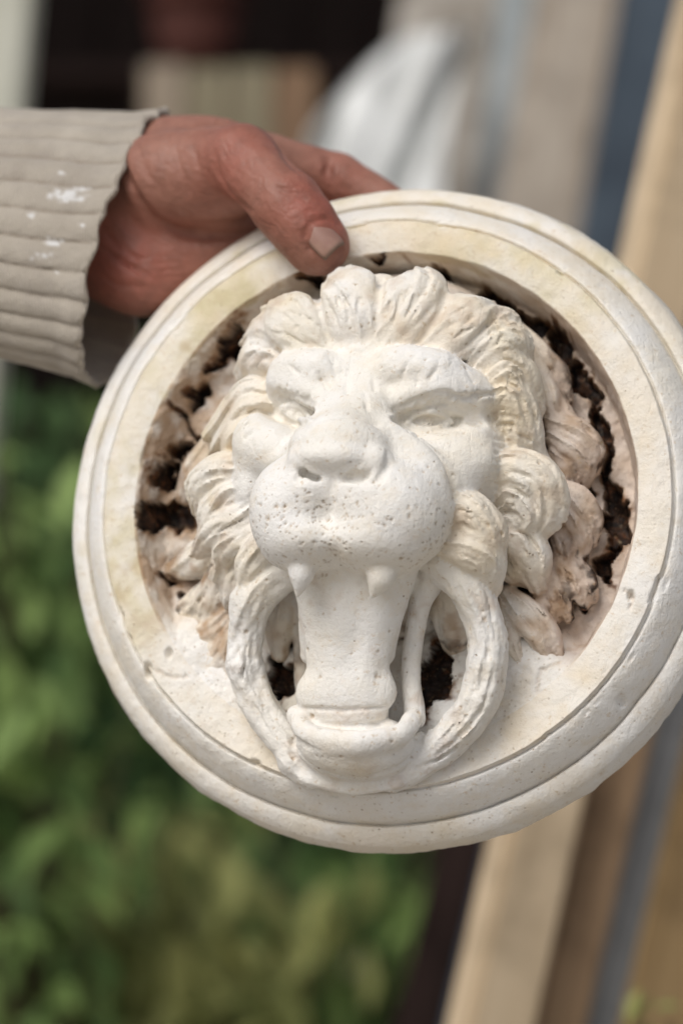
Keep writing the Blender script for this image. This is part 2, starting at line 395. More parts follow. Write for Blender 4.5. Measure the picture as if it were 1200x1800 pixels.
# scratches and knocks
for (px_, py_, rr) in [(1088, 1228, 1.6), (943, 1428, 1.2), (1120, 430, 1.0), (300, 1150, 1.5), (263, 1180, 2.2), (1110, 1050, 1.4)]:
    c = L(px_, py_, 18)[:2]; dd = np.hypot(X2[..., 0] - c[0], (X2[..., 1] - c[1]) * 0.6); Hh -= 2.4 * (1 - sstep(0.4 * rr, rr, dd))
crackm = np.zeros_like(Rg)
for pts in [[(275, 1178), (300, 1190), (330, 1190)], [(1098, 1040), (1112, 1052), (1110, 1070)], [(985, 1160), (950, 1180), (942, 1215)], [(340, 1085), (322, 1052), (300, 1045)], [(1040, 1080), (1020, 1115), (985, 1135)]]:
    C = np.array([L(x, y, 19)[:2] for x, y in pts]); C = catmull(np.c_[C, np.zeros(len(C))], 26)[:, :2] + rng.normal(0, .35, (26, 2))
    for p, q in zip(C[:-1], C[1:]):
        sel = (np.abs(X2[..., 0] - p[0]) < 4) & (np.abs(X2[..., 1] - p[1]) < 4); G_ = X2[sel][:, :2]; ab = q - p; tt = np.clip(((G_ - p) @ ab) / (ab @ ab + 1e-9), 0, 1)
        crackm[sel] = np.maximum(crackm[sel], sstep(0.6, 0.15, np.linalg.norm(G_ - p - tt[:, None] * ab, axis=1)))
Hh -= 0.8 * crackm
Vt = X2.copy(); Vt[..., 2] = Hh
# outer side and back
rings = [Vt]
for rr, ww in ((119.3, -1.0), (119.9, -3.0), (119.6, -9.0), (118.0, -16.0), (112.0, -17.5)):
    R_ = rr + fbm(np.stack([115 * np.cos(th), 115 * np.sin(th), np.full(NA, ww * 3.0)], -1), 12, 4, 61) * (1.3 if ww < -2 else 0.5)
    rings.append(np.stack([R_ * np.cos(th), R_ * np.sin(th), np.full(NA, ww) + 0.6 * noise3(np.stack([R_ * np.cos(th), R_ * np.sin(th), th * 0], -1), 6, 4)], -1)[None])
Vt = np.concatenate(rings, 0); NR = Vt.shape[0]
VB = Vt.reshape(-1, 3)
ri, ai = np.meshgrid(np.arange(NR - 1), np.arange(NA), indexing='ij'); a2 = (ai + 1) % NA
QB = np.stack([ri * NA + ai, (ri + 1) * NA + ai, (ri + 1) * NA + a2, ri * NA + a2], -1).reshape(-1, 4)
NB = vnormals(VB, QB)
rB = np.hypot(VB[:, 0], VB[:, 1]); VB = VB + NB * ((1 + 0.9 * sstep(-20, -50, VB[:, 0]) * sstep(-42, -25, VB[:, 1])) * (0.9 * fbm(VB, 7, 4, 95) + 0.5 * fbm(VB, 2.5, 3, 96)) * sstep(90, 87, rB) * (rB > 8))[:, None]; NB = vnormals(VB, QB)
rB = np.hypot(VB[:, 0], VB[:, 1]); dB = np.degrees(np.arctan2(VB[:, 1], VB[:, 0])); dB = np.where(dB > 90, dB - 360, dB)
hole_f = np.zeros(len(VB)); hole_f[:hm.size] = np.clip(hm.ravel(), -1, 1)
dish_f = np.zeros(len(VB)); dish_f[:dish.size] = dish.ravel()
n1 = fbm(VB, 30, 4, 101); n2 = fbm(VB, 9, 4, 102)
flat = (rB > 88) & (rB < 100.6)
left = sstep(-130, -165, dB) * sstep(-285, -255, dB) + sstep(-290, -260, dB - 360 * 0) * 0
leftness = sstep(-20, -60, VB[:, 0]); topness = sstep(40, 75, VB[:, 1]); rightness = sstep(30, 60, VB[:, 0])
algae = np.clip(flat * np.maximum(leftness, 0.55 * topness) * sstep(-0.45, 0.25, n1 + 0.5 * n2) * 1.1 + (rB > 111) * topness * sstep(-0.2, 0.3, n1 + n2) * 0.55 + (rB > 111) * leftness * 0.28 * sstep(-0.1, 0.4, n2), 0, 1) * (1 - 0.8 * dish_f)
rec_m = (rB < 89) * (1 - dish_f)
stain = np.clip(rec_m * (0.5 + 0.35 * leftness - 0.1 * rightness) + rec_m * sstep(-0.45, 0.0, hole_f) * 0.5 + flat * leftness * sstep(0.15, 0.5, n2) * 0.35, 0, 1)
rust = np.clip(sstep(-0.45, -0.02, hole_f) * (rB < 89), 0, 1)
pink = rec_m * rightness * 0.6
cream = np.clip(0.45 * sstep(-0.2, 0.4, n1) + 0.4 * topness + 0.35 * flat - 0.25 * ((rB > 101) & (rB < 111)), 0, 1)
pore = np.full(len(VB), 0.35) + 0.4 * dish_f
pitb = np.zeros(len(VB)); 
AT = dict(pit=pitb, algae=algae, stain=stain, rust=rust, pink=pink, cream=cream, pore=pore)
AT = mottle(VB, AT)
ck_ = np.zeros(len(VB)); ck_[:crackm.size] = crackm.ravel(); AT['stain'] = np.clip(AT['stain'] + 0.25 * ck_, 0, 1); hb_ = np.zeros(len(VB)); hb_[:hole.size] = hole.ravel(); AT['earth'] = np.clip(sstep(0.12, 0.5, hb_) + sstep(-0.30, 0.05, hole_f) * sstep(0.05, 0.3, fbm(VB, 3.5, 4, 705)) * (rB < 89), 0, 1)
rq = rB[QB].mean(1); wq = VB[QB][:, :, 2].mean(1)
ring_id = np.where(np.repeat(np.arange(NR - 1), NA) >= len(nr_r) - 1, 4, np.where(rq >= 111.0, 0, np.where(rq >= 101.2, 1, np.where(rq >= 88.6, 2, 3))))
for k, nm in ((0, 'outer_moulding'), (1, 'round_moulding'), (2, 'flat_band'), (3, 'backplate'), (4, 'outer_edge')):
    link(nm, submesh(VB, QB, ring_id == k, NB, AT, nm), M_PL, plaque)
# dark earth and rusted bits showing through the broken places
rs = np.linspace(0, 92, 110); ta = np.linspace(0, 2 * math.pi, 420, endpoint=False)
Rs, Ts = np.meshgrid(rs, ta, indexing='ij'); Ps = np.stack([Rs * np.cos(Ts), Rs * np.sin(Ts), 0 * Rs], -1)
Ps[..., 2] = -14.0 + 4.5 * fbm(Ps, 10, 4, 55) + 2.0 * np.abs(fbm(Ps, 3.5, 3, 56))
ri, ai = np.meshgrid(np.arange(109), np.arange(420), indexing='ij'); a2 = (ai + 1) % 420
QS = np.stack([ri * 420 + ai, (ri + 1) * 420 + ai, (ri + 1) * 420 + a2, ri * 420 + a2], -1).reshape(-1, 4)
link('earth_fill', np_mesh('earth_fill', Ps.reshape(-1, 3) * 0.001, QS), M_SOIL, plaque)
# flat back of the plaque
rk = np.array([0.5, 60, 112]); Pk = np.stack([np.outer(rk, np.cos(ta)), np.outer(rk, np.sin(ta)), np.full((3, 420), -17.6)], -1)
ri, ai = np.meshgrid(np.arange(2), np.arange(420), indexing='ij'); a2 = (ai + 1) % 420
QK = np.stack([ri * 420 + ai, ri * 420 + a2, (ri + 1) * 420 + a2, (ri + 1) * 420 + ai], -1).reshape(-1, 4)
zb = np.zeros(3 * 420)
link('back', np_mesh('back', Pk.reshape(-1, 3) * 0.001, QK, attrs={k: zb for k in [*AT, 'earth']}), M_PL, plaque)
print('rim', round(time.time() - T0, 1))

# ------------------------------------------------------------------ the lion
NAMES = {}
def pid(name, parent='face'):
    k = len(NAMES) + 1; NAMES[k] = (name, parent); return k
FACE = pid('face', None); MANE = pid('mane', None); TONGUE = pid('tongue', None); JAW = pid('lower_jaw', None); RING = pid('ring', None)
NOSE = pid('nose'); PADL = pid('muzzle_pad'); PADR = pid('muzzle_pad'); BROWL = pid('brow'); BROWR = pid('brow'); EYEL = pid('eye'); EYER = pid('eye')
FANGL = pid('fang', None); FANGR = pid('fang', None); GUM = pid('palate', None)
F = Field((-86, -107, -4), (86, 86, 92), 0.68)
up3 = (0, 0, 1)
def rotz(a):
    a = math.radians(a); return np.array([[math.cos(a), -math.sin(a), 0], [math.sin(a), math.cos(a), 0], [0, 0, 1]])
# mane body
F.ell(L(690, 800, 6), (57, 66, 26), 4, MANE)
F.ell(L(670, 640, 16), (42, 30, 22), 4, MANE)
# skull and face
F.ell(L(668, 775, 20), (44, 43, 30), 6, FACE)
F.ell(L(655, 680, 32), (33, 17, 19), 7, FACE)                       # forehead
F.chain(LL((640, 640, 44), (632, 700, 50)), (8, 8), 6, FACE)         # trough between the brows
F.chain(LL((612, 690, 49), (580, 730, 56), (560, 770, 61)), (7, 7.8, 7.5), 4, FACE)
F.chain(LL((655, 690, 49), (650, 730, 56), (640, 770, 61)), (7, 7.8, 7.5), 4, FACE)
# brow plates, overhanging the eyes
F.chain(LL((603, 668, 48), (560, 652, 50), (512, 648, 46)), (6.2, 7.6, 6.2), 3.5, BROWL)
F.chain(LL((590, 712, 51), (545, 690, 52), (494, 668, 46)), (4.2, 5.0, 4.4), 3, BROWL)
F.chain(LL((660, 665, 48), (700, 648, 51), (765, 655, 50), (820, 678, 44)), (6.2, 8.0, 8.0, 6.2), 3.5, BROWR)
F.chain(LL((676, 712, 52), (730, 692, 53), (790, 682, 51), (845, 694, 44)), (4.0, 5.0, 5.2, 4.4), 3, BROWR)
F.chain(LL((700, 722, 46), (760, 711, 47), (835, 714, 41)), (3.0, 4.0, 3.6), 2, BROWR)
F.ell(L(495, 672, 40), (5, 8.5, 8), 3, BROWL)
F.ell(L(846, 700, 37), (5, 8.5, 9), 3, BROWR)
# muzzle
F.ell(L(622, 858, 44), (29.5, 24, 26), 6, FACE)
F.ell(L(516, 903, 57), (14.6, 18.8, 18), 3, PADL, rotz(8))
F.ell(L(684, 903, 57), (20.5, 19.8, 20), 3, PADR, rotz(-12))
F.ell(L(545, 955, 58), (14, 9.0, 17), 5, PADL); F.ell(L(648, 960, 58), (16, 8.5, 17), 5, PADR)
F.ell(L(556, 860, 60), (13, 14, 16.5), 4, PADL); F.ell(L(646, 862, 60), (15, 14, 16.5), 4, PADR)
# nose: broad flat bridge ending in a wide ball
F.ell(L(596, 786, 67), (16.8, 9.6, 11.5), 3, NOSE)
F.ell(L(592, 808, 70), (14.5, 6.0, 11), 2.5, NOSE)
F.chain(LL((616, 748, 57), (600, 780, 67)), (10.5, 11), 3.5, NOSE)
F.ell(L(528, 812, 71), (4.0, 4.8, 5.5), 2.2, NOSE); F.ell(L(660, 812, 71), (5.2, 5.6, 6), 2.2, NOSE)
F.ell(L(543, 834, 80), (4.6, 1.7, 6), 1.2, sub=True, rot=rotz(-24)); F.ell(L(622, 838, 80), (5.4, 1.7, 6), 1.2, sub=True, rot=rotz(6))
F.chain(LL((520, 842, 76), (585, 852, 80), (672, 842, 76)), (.5, .7, .5), 2.0, sub=True)
F.chain(LL((585, 846, 82), (584, 880, 80.5), (582, 930, 79.5), (574, 985, 75)), (.7, .8, 1.3, 3.4), 4, sub=True)
for x_, y_, a_, rx_ in ((543, 835, -24, 3.8), (624, 839, 8, 4.4)): F.ell(F.hit(x_, y_, -1.2), (rx_, 1.0, 2.2), 1.2, sub=True, rot=rotz(a_))
F.carve([(562, 738), (596, 730), (640, 736), (668, 752)], (.3, .6, .6, .3), 2.2)
# cheeks
F.ell(L(456, 786, 41), (9.0, 11.5, 13), 3, FACE, rotz(10))
F.ell(L(452, 850, 36), (8, 14, 13), 4, FACE); F.ell(L(484, 795, 46), (9, 9.5, 11), 4, FACE)
F.ell(L(786, 808, 43), (17.5, 10.5, 12), 3, FACE, rotz(-6))
F.ell(L(778, 850, 44), (13, 12, 13), 4, FACE, rotz(-30))
F.ell(L(836, 790, 37), (8, 11, 12), 3, FACE)
F.ell(L(856, 830, 26), (11, 18, 16), 4, FACE)
F.chain(LL((690, 765, 60), (752, 822, 60), (772, 890, 55)), (6, 5.5, 5), 5, FACE)
F.chain(LL((694, 742, 62), (742, 780, 61), (788, 842, 58), (792, 905, 52), (788, 955, 46)), (.8, 1.2, 1.4, 1.4, 1), 2.4, sub=True, n=16)
F.chain(LL((560, 752, 64), (512, 788, 61), (470, 835, 54), (446, 880, 46)), (.8, 1.2, 1.2, 1), 2.2, sub=True, n=14)
# eye sockets, eyeballs and lids
F.ell(L(527, 727, 58), (9.2, 3.5, 11), 1.5, sub=True, rot=rotz(-18)); F.ell(L(764, 738, 60), (14.5, 3.7, 12), 1.5, sub=True, rot=rotz(3))
F.ell(L(498, 704, 56), (4.5, 2.6, 12), 1.5, sub=True, rot=rotz(-35)); F.ell(L(830, 730, 54), (7.0, 2.4, 12), 1.5, sub=True, rot=rotz(-10))
F.ell(L(524, 725, 41), (6.4, 3.2, 5.6), .8, EYEL); F.ell(L(755, 740, 41), (8.6, 3.2, 6.2), .8, EYER)
def lids(cx, cy, rx, a, pid_, sgn):
    c, s_ = math.cos(math.radians(a)), math.sin(math.radians(a))
    def q(x, y): return (cx + (x * c + y * s_) * rx, cy + (-x * s_ + y * c) * rx)
    F.carve([q(-1, .05), q(-.5, -.34), q(.1, -.46), q(.6, -.32), q(1.15, .05)], (.9, 1.2, 1.3, 1.2, .8), .6, dw=.5, pid=pid_)
    F.carve([q(-1, .10), q(-.5, .34), q(.1, .42), q(.6, .34), q(1.15, .12)], (.9, 1.1, 1.2, 1.1, .8), .6, dw=.5, pid=pid_)
    F.carve([q(-.9, .50), q(-.3, .78), q(.4, .82), q(1.2, .5)], (.6, .9, .9, .6), .6, dw=.2)
    p = F.hit(*q(sgn * -.1, 0), .2); F.ell(p, (2.6, 2.2, 1.3), .4, pid_); F.ell(p + np.array([0, 0, 1.6]), (1.3, 1.2, 1.5), .4, sub=True)
    F.carve([q(sgn * -.1 - .3, -.05), q(sgn * -.1, -.25), q(sgn * -.1 + .3, -.05), q(sgn * -.1, .25)], (.35, .35), .3)
lids(520, 725, 25, -24, EYEL, -1); lids(752, 740, 36, 2, EYER, 1)
for k in range(15):                                                 # brow hairs scratched under the right brow
    x = 726 + k * 8; j = rng.uniform(-3, 3)
    F.carve([(x, 724 - k * 1.6 + j), (x + 14, 708 - k * 1.2 + j), (x + 34, 698 - k * .4 + j)], (.4, .9, .4), .5)
for k in range(6):
    x = 482 + k * 10; F.carve([(x, 700 + k * 2.4), (x + 10, 684 + k * 2.6)], (.4, .8), .5)
F.carve([(560, 714), (536, 704), (500, 690)], (.4, .8, .5), 1.0); F.carve([(690, 722), (740, 700), (790, 690), (845, 712)], (.6, 1.1, 1.0, .6), 1.0)
for x, y, l, a in [(560, 655, 34, 60), (585, 645, 30, 70), (600, 652, 30, 80), (715, 640, 28, 110), (800, 660, 34, 50), (505, 640, 24, 40), (770, 646, 24, 130), (610, 615, 26, 10), (735, 655, 22, 100), (640, 690, 30, 80), (675, 625, 26, 160), (540, 630, 22, 75), (612, 650, 40, 95), (655, 650, 36, 85), (700, 620, 30, 20), (820, 650, 24, 60), (575, 625, 20, 50)]:
    F.carve([(x, y), (x + l * math.cos(math.radians(a)), y + l * math.sin(math.radians(a)))], (.3, .7), .9)
for k in range(9):                                                  # strokes at the edge of the right cheek
    F.carve([(866 + 2 * math.sin(k), 770 + k * 13), (892, 776 + k * 13)], (.4, .8), .6)
# nostrils and the wings of the nose
F.carve([(526, 828), (543, 834), (560, 840)], (1.2, 2.1, 1.3), 1.0); F.carve([(600, 842), (622, 836), (648, 832)], (1.2, 2.1, 1.2), 1.0)
F.carve([(516, 800), (514, 822), (528, 846)], (.5, 1.0, .6), 1.6); F.carve([(682, 795), (680, 820), (662, 846)], (.5, 1.0, .6), 1.6)
F.carve([(585, 846), (584, 870), (582, 900)], (.4, .6, .4), 2.0)
for k in range(5): F.carve([(815 + 7 * k, 880 + 9 * k), (835 + 6 * k, 896 + 9 * k)], (.3, .6), .6)
F.ell(L(577, 1006, 72), (3.4, 7.5, 16), 3.5, sub=True)
# palate, tongue, fangs, jaw
# lower jaw: a round bowl with an upturned rim that holds the tongue
F.ell(L(626, 1312, 30), (20.5, 11.5, 17), 2, JAW)
F.ell(L(626, 1334, 29), (16, 6.0, 13), 2.5, JAW)
F.chain(LL((520, 1258, 34), (548, 1290, 41), (625, 1303, 45), (698, 1290, 41), (728, 1260, 34)), (3.2, 4.4, 5.0, 4.6, 3.0), 2.2, JAW, n=18)
F.ell(L(614, 1252, 45), (18.5, 6.2, 13), 1.6, sub=True)
F.ell(L(622, 1000, 33), (26, 13, 15), 1.2, GUM)
F.chain(LL((562, 1000, 46), (548, 1080, 38), (545, 1150, 33)), (6, 4.5, 3.5), 4, TONGUE)
F.chain(LL((684, 1000, 46), (680, 1080, 38), (674, 1150, 33)), (7, 5, 3.8), 4, TONGUE)
TP = LL((620, 985, 46), (618, 1060, 42), (614, 1130, 38), (610, 1190, 36), (605, 1232, 35))
F.lock(TP, (23, 18.8, 15.0, 13.4, 13.8), (10, 9.5, 8.5, 8, 7.5), 1.5, TONGUE, ridges=1, amp=-0.8)
F.lock(LL((552, 1217, 37), (606, 1213, 38.5), (664, 1215, 36.5)), (6.2, 7.2, 6.2), (4.6, 5.4, 4.6), 3, TONGUE, ridges=0, amp=0)
F.lock(LL((552, 1252, 33), (608, 1258, 34), (664, 1250, 33)), (3.6, 4.0, 3.6), (5, 5.5, 5), .6, TONGUE, ridges=0, amp=0)
F.chain(LL((613, 1085, 52), (622, 1120, 48.5), (612, 1165, 46)), (.6, 1.0, .5), 1.4, sub=True, n=8)
F.chain(LL((580, 1080, 52), (617, 1108, 50)), (.4, .7), .9, sub=True, n=4)
F.chain(LL((540, 1180, 45), (606, 1172, 47), (680, 1182, 44)), (.5, .8, .5), 2.5, sub=True, n=8)
F.carve([(534, 1244), (606, 1248), (680, 1242)], (.7, .9, .7), .6)
F.carve([(552, 1272), (606, 1276), (664, 1270)], (.7, 1.0, .7), .6)
F.chain(LL((532, 985, 61), (530, 1010, 62), (524, 1044, 60)), (5.4, 4.0, 1.1), 1.2, FANGL)
F.chain(LL((672, 992, 60), (668, 1015, 61), (655, 1046, 60)), (6.4, 4.6, 1.1), 1.2, FANGR)
F.chain(LL((729, 1262, 27), (722, 1175, 24), (736, 1070, 30), (762, 1010, 36)), (3.6, 3.2, 3.6, 5), 1.2, JAW)       # corners of the mouth
F.chain(LL((540, 1245, 14), (530, 1160, 12), (530, 1060, 20), (535, 1000, 32)), (3.5, 2.8, 3.0, 5), 1, JAW)
# the ring
RP = LL((505, 1005, 38), (452, 1052, 34), (432, 1120, 30), (436, 1190, 27), (470, 1262, 24), (528, 1326, 22), (590, 1358, 21.5), (650, 1362, 21.5), (712, 1350, 22), (785, 1304, 25), (838, 1236, 29), (857, 1160, 32), (848, 1085, 35), (815, 1025, 38), (770, 990, 40))
F.chain(RP, (6.0, 6.4, 6.3, 6.2, 6.2, 6.0, 5.5, 5.5, 6.0, 6.5, 6.8, 6.8, 6.8, 6.8, 6.5), 1.5, RING, n=46)
def ringleaf(i, j, wd, ht, off=(0, 0, 2.0), rid=2, amp=.35):
    C = catmull(RP, 60); seg = C[int(i * 59):int(j * 59) + 1]; F.lock(seg + np.array(off), wd, ht, 1.0, RING, ridges=rid, amp=amp, n=9)
ringleaf(.03, .16, (3.5, 6.5, 2.0), (4, 5.5, 3), (-1.2, 0, 3.6), 2, .5); ringleaf(.14, .26, (2, 6.0, 2.0), (2, 4.5, 3), (-.5, 0, 3.8), 2, .5)
ringleaf(.26, .40, (5.8, 6.0, 4.0), (3, 4, 3.5), (0, 0, 3.4), 1); ringleaf(.62, .74, (2, 6.2, 5.0), (3, 4.2, 3.5), (0, 0, 3.8), 3)
ringleaf(.72, .86, (5.0, 6.6, 2.5), (3, 4.6, 4), (0, 0, 3.6), 3, .55); ringleaf(.84, .99, (3, 6.6, 5.0), (3, 5, 5), (0, 0, 3.6), 3, .55)
F.lock(LL((504, 1300, 24), (516, 1340, 24), (546, 1374, 23)), (4.5, 5.5, 3), (6, 6, 4), 1.0, RING, ridges=1, amp=.2)        # wrapped ends below the jaw
F.lock(LL((752, 1308, 24), (732, 1345, 24), (692, 1378, 23)), (5.0, 6.0, 3), (6, 6, 4), 1.0, RING, ridges=1, amp=.2)
F.chain(LL((535, 1368, 27), (620, 1384, 26), (700, 1374, 27)), (2.2, 2.6, 2.2), 2, RING)
F.carve([(508, 1262), (518, 1312), (556, 1350), (625, 1368), (694, 1352), (734, 1314), (752, 1264)], (.7, 1.0, 1.1, 1.0, .7), .8)
RPX = [(505, 1005), (452, 1052), (432, 1120), (436, 1190), (470, 1262), (528, 1326), (590, 1356), (650, 1360), (712, 1348), (785, 1304), (838, 1236), (857, 1160), (848, 1085), (815, 1025), (770, 990)]
RCX = catmull([(x, y, 0) for x, y in RPX], 90)[:, :2]
for k in range(34):
    i = int(rng.uniform(2, 72)); n_ = int(rng.uniform(5, 13)); off = rng.uniform(-24, 24); seg = RCX[i:i + n_:2]
    if len(seg) < 2 or 36 < i < 50: continue
    ctr_ = np.array([645, 1180]); dr = seg - ctr_; dr /= np.linalg.norm(dr, axis=1)[:, None]
    F.carve(seg + dr * off * np.linspace(.6, 1.1, len(seg))[:, None], (.3, rng.uniform(.6, 1.0), .3), .4)
# mane locks (each one its own piece)
def lk(pts, wd, ht, ridges=3, amp=.5, ph=0., up=up3, k=1.3, twist=0, st=4):
    pts = [(x + (30 if y < 760 else 10) * min(max((480 - x) / 100, 0), 1) - (28 * min(max((x - 870) / 60, 0), 1) if w >= 20 else 10 * (x > 900)), y + (8 if y < 560 else 0), w) for x, y, w in pts]
    if pts[0][0] > 835 and pts[0][2] > 20: ht = tuple(v * .85 for v in ht); st = 6
    F.lock(LL(*pts), wd, ht, k, pid('mane_lock', 'mane'), ridges=ridges, amp=amp, ph=ph, up=up, twist=twist)
    C = catmull([(p[0], p[1], 0) for p in pts], 12)[:, :2]; tn_ = np.gradient(C, axis=0); tn_ /= np.linalg.norm(tn_, axis=1)[:, None]; sd__ = np.stack([-tn_[:, 1], tn_[:, 0]], 1)
    for _ in range(st):
        i0 = int(rng.uniform(1, 5)); i1 = int(rng.uniform(7, 12)); o_ = rng.uniform(-.75, .75) * max(wd) * 5
        q_ = (C + sd__ * o_)[i0:i1:2]
        if len(q_) > 1: F.carve(q_, (.25, rng.uniform(.45, .8), .25), .4, n=6)
# crown of scalloped locks above the forehead
lk([(590, 612, 42), (548, 585, 45), (508, 555, 43), (484, 548, 35)], (8, 10.5, 11, 6.5), (6, 6.5, 7, 5.5), 3, .5, .3, k=2.2, st=4)
lk([(640, 606, 44), (628, 560, 48), (610, 508, 46), (602, 492, 37)], (9, 10.5, 11.5, 8), (6, 6, 6.5, 5.5), 4, .5, 1.0, k=2.2, st=5)
lk([(675, 606, 44), (704, 560, 48), (730, 506, 46), (738, 490, 37)], (9, 10.5, 11.5, 8), (6, 6, 6.5, 5.5), 4, .5, .4, k=2.2, st=5)
lk([(665, 575, 44), (668, 530, 43), (668, 505, 37)], (7, 8, 7), (6, 7, 6), 2, .3, 2, st=1)
lk([(752, 610, 43), (796, 580, 45), (834, 552, 42), (854, 548, 34)], (8, 10.5, 10.5, 6), (6, 6.5, 7, 5.5), 3, .5, 1.6, k=2.2, st=4)
for x, y, r in [(800, 590, 3), (822, 600, 3.4), (838, 580, 3), (815, 622, 2.6), (850, 606, 3), (790, 612, 2.4)]: F.ell(L(x, y, 44), (r, r * .8, 3), 1.2, pid('mane_lock', 'mane') if x == 800 else len(NAMES))
for p_ in ([(578, 600), (562, 550), (556, 515)], [(655, 598), (664, 540), (668, 492)], [(735, 600), (770, 555), (782, 520)],  [(828, 600), (856, 572), (868, 556)]): F.carve(p_, (.5, 1.2, 1.6), 1.4)
for p_ in ([(600, 560), (594, 525)], [(612, 570), (616, 520)], [(625, 575), (632, 525)], [(690, 572), (704, 520)], [(712, 560), (730, 520)], [(520, 570), (496, 552)], [(536, 560), (520, 530)], [(810, 575), (832, 556)], [(555, 590), (520, 575)]): F.carve(p_, (.3, .8), .6)
# left side, stepping back behind the cheek
lk([(520, 610, 36), (478, 588, 36), (440, 604, 28)], (6, 8, 5), (7, 8, 6), 3, .55, .2)
lk([(500, 640, 36), (455, 628, 34), (424, 655, 25)], (6, 8, 5), (7, 8, 6), 3, .55, 1.2)
lk([(480, 690, 36), (430, 690, 33), (388, 722, 27), (362, 765, 22)], (4, 6, 6, 3), (6, 7, 7, 5), 3, .6, .7)
lk([(470, 712, 38), (425, 720, 35), (390, 752, 30), (378, 785, 24)], (3, 5, 5, 3), (6, 7, 7, 5), 2, .6, .7)
lk([(450, 740, 38), (412, 765, 34), (400, 800, 28)], (3, 5, 4), (5, 6, 5), 2, .5, .1)
lk([(440, 830, 38), (390, 828, 36), (352, 852, 31), (347, 890, 26)], (5, 7, 7, 4), (7, 8, 8, 6), 4, .65, .3)
lk([(440, 862, 40), (400, 872, 37), (368, 900, 33), (360, 925, 28)], (4, 6, 6, 4), (6, 7, 7, 5), 3, .6, 1.3)
lk([(445, 895, 40), (410, 915, 38), (372, 935, 33), (345, 968, 27)], (4, 6, 6, 3), (6, 7, 7, 5), 3, .6, .3)
lk([(450, 930, 38), (415, 950, 36), (392, 970, 31), (375, 1008, 26)], (5, 6, 5, 3), (6, 7, 7, 5), 3, .6, .9)
lk([(440, 975, 30), (410, 1010, 26), (400, 1050, 22)], (5, 6, 4), (5, 6, 5), 3, .6, .1)
# left outer, low and stained
lk([(380, 780, 14), (340, 830, 12), (318, 870, 8)], (7, 7, 4), (6, 6, 4), 3, .5)
lk([(370, 960, 16), (335, 985, 13), (300, 1000, 8)], (6, 7, 4), (6, 6, 4), 3, .6, 1)
lk([(390, 1000, 18), (368, 1050, 15), (352, 1085, 10)], (6, 7, 5), (7, 7, 5), 4, .6, .5)
lk([(360, 1040, 12), (330, 1070, 10), (310, 1100, 6)], (5, 6, 4), (5, 5, 4), 3, .6, .2)
lk([(400, 1090, 14), (360, 1120, 12), (335, 1130, 9)], (6, 8, 4), (6, 6, 5), 4, .6, .2)
lk([(412, 1110, 16), (390, 1150, 15), (380, 1190, 13)], (5, 6, 3), (5, 5, 3), 3, .5, 1.2)
lk([(385, 1140, 14), (362, 1170, 14), (350, 1205, 13)], (4, 5, 3), (4, 4, 3), 2, .5, .6)
lk([(355, 1135, 12), (335, 1165, 14), (326, 1190, 14)], (4, 5, 3), (4, 4, 3), 2, .5, .6)
lk([(415, 1150, 16), (408, 1185, 15), (412, 1215, 14)], (3, 4, 2), (4, 4, 3), 2, .4, .6)
# right side: rolling locks
lk([(835, 650, 36), (880, 610, 38), (925, 612, 32), (945, 650, 24)], (6, 8, 8, 4), (7, 9, 8, 6), 4, .7, .3)
lk([(845, 620, 38), (880, 575, 36), (920, 585, 28)], (6, 8, 5), (7, 8, 6), 4, .6, .9)
lk([(855, 680, 36), (895, 650, 38), (935, 665, 33), (952, 715, 26), (950, 750, 22)], (5, 7, 8, 7, 4), (6, 8, 8, 7, 5), 4, .7, .8)
lk([(868, 720, 34), (900, 695, 37), (935, 715, 34), (950, 765, 28), (960, 800, 22)], (4, 6, 7, 7, 5), (6, 8, 8, 7, 5), 4, .65, .2)
lk([(880, 770, 32), (905, 735, 34), (925, 760, 32), (925, 800, 28)], (3, 4, 5, 4), (5, 6, 6, 5), 3, .6, .2)
lk([(900, 790, 28), (940, 800, 26), (965, 825, 22)], (8, 9, 7), (6, 6, 5), 2, .3, .2)
lk([(880, 850, 32), (925, 828, 34), (972, 848, 32), (988, 895, 27), (972, 935, 22)], (5, 8, 9, 8, 4), (7, 9, 9, 8, 6), 4, .8, .5)
lk([(890, 885, 30), (930, 870, 33), (955, 900, 30), (948, 935, 25)], (4, 5, 6, 4), (6, 7, 7, 6), 3, .7, 1.1)
lk([(885, 920, 27), (920, 915, 28), (930, 945, 24)], (4, 5, 4), (5, 6, 5), 3, .6, 1.1)
lk([(890, 955, 24), (935, 950, 26), (960, 985, 22), (955, 1025, 17)], (5, 8, 8, 4), (6, 7, 7, 5), 3, .6, .1)
lk([(905, 975, 22), (925, 1000, 20), (935, 1020, 15)], (4, 5, 3), (5, 6, 4), 2, .5, .1)
# moustache locks beside the right lip
lk([(785, 905, 44), (820, 905, 46), (852, 938, 43), (868, 985, 36)], (6, 8.5, 8, 4), (8, 10, 9, 6), 4, .6, .3)
lk([(792, 960, 44), (830, 968, 45), (855, 990, 40), (862, 1030, 34)], (6, 8, 7, 4), (8, 9, 8, 6), 3, .5, 1.3)
lk([(470, 955, 42), (440, 990, 40), (428, 1030, 36)], (6, 6, 3), (8, 7, 5), 3, .45, .3)
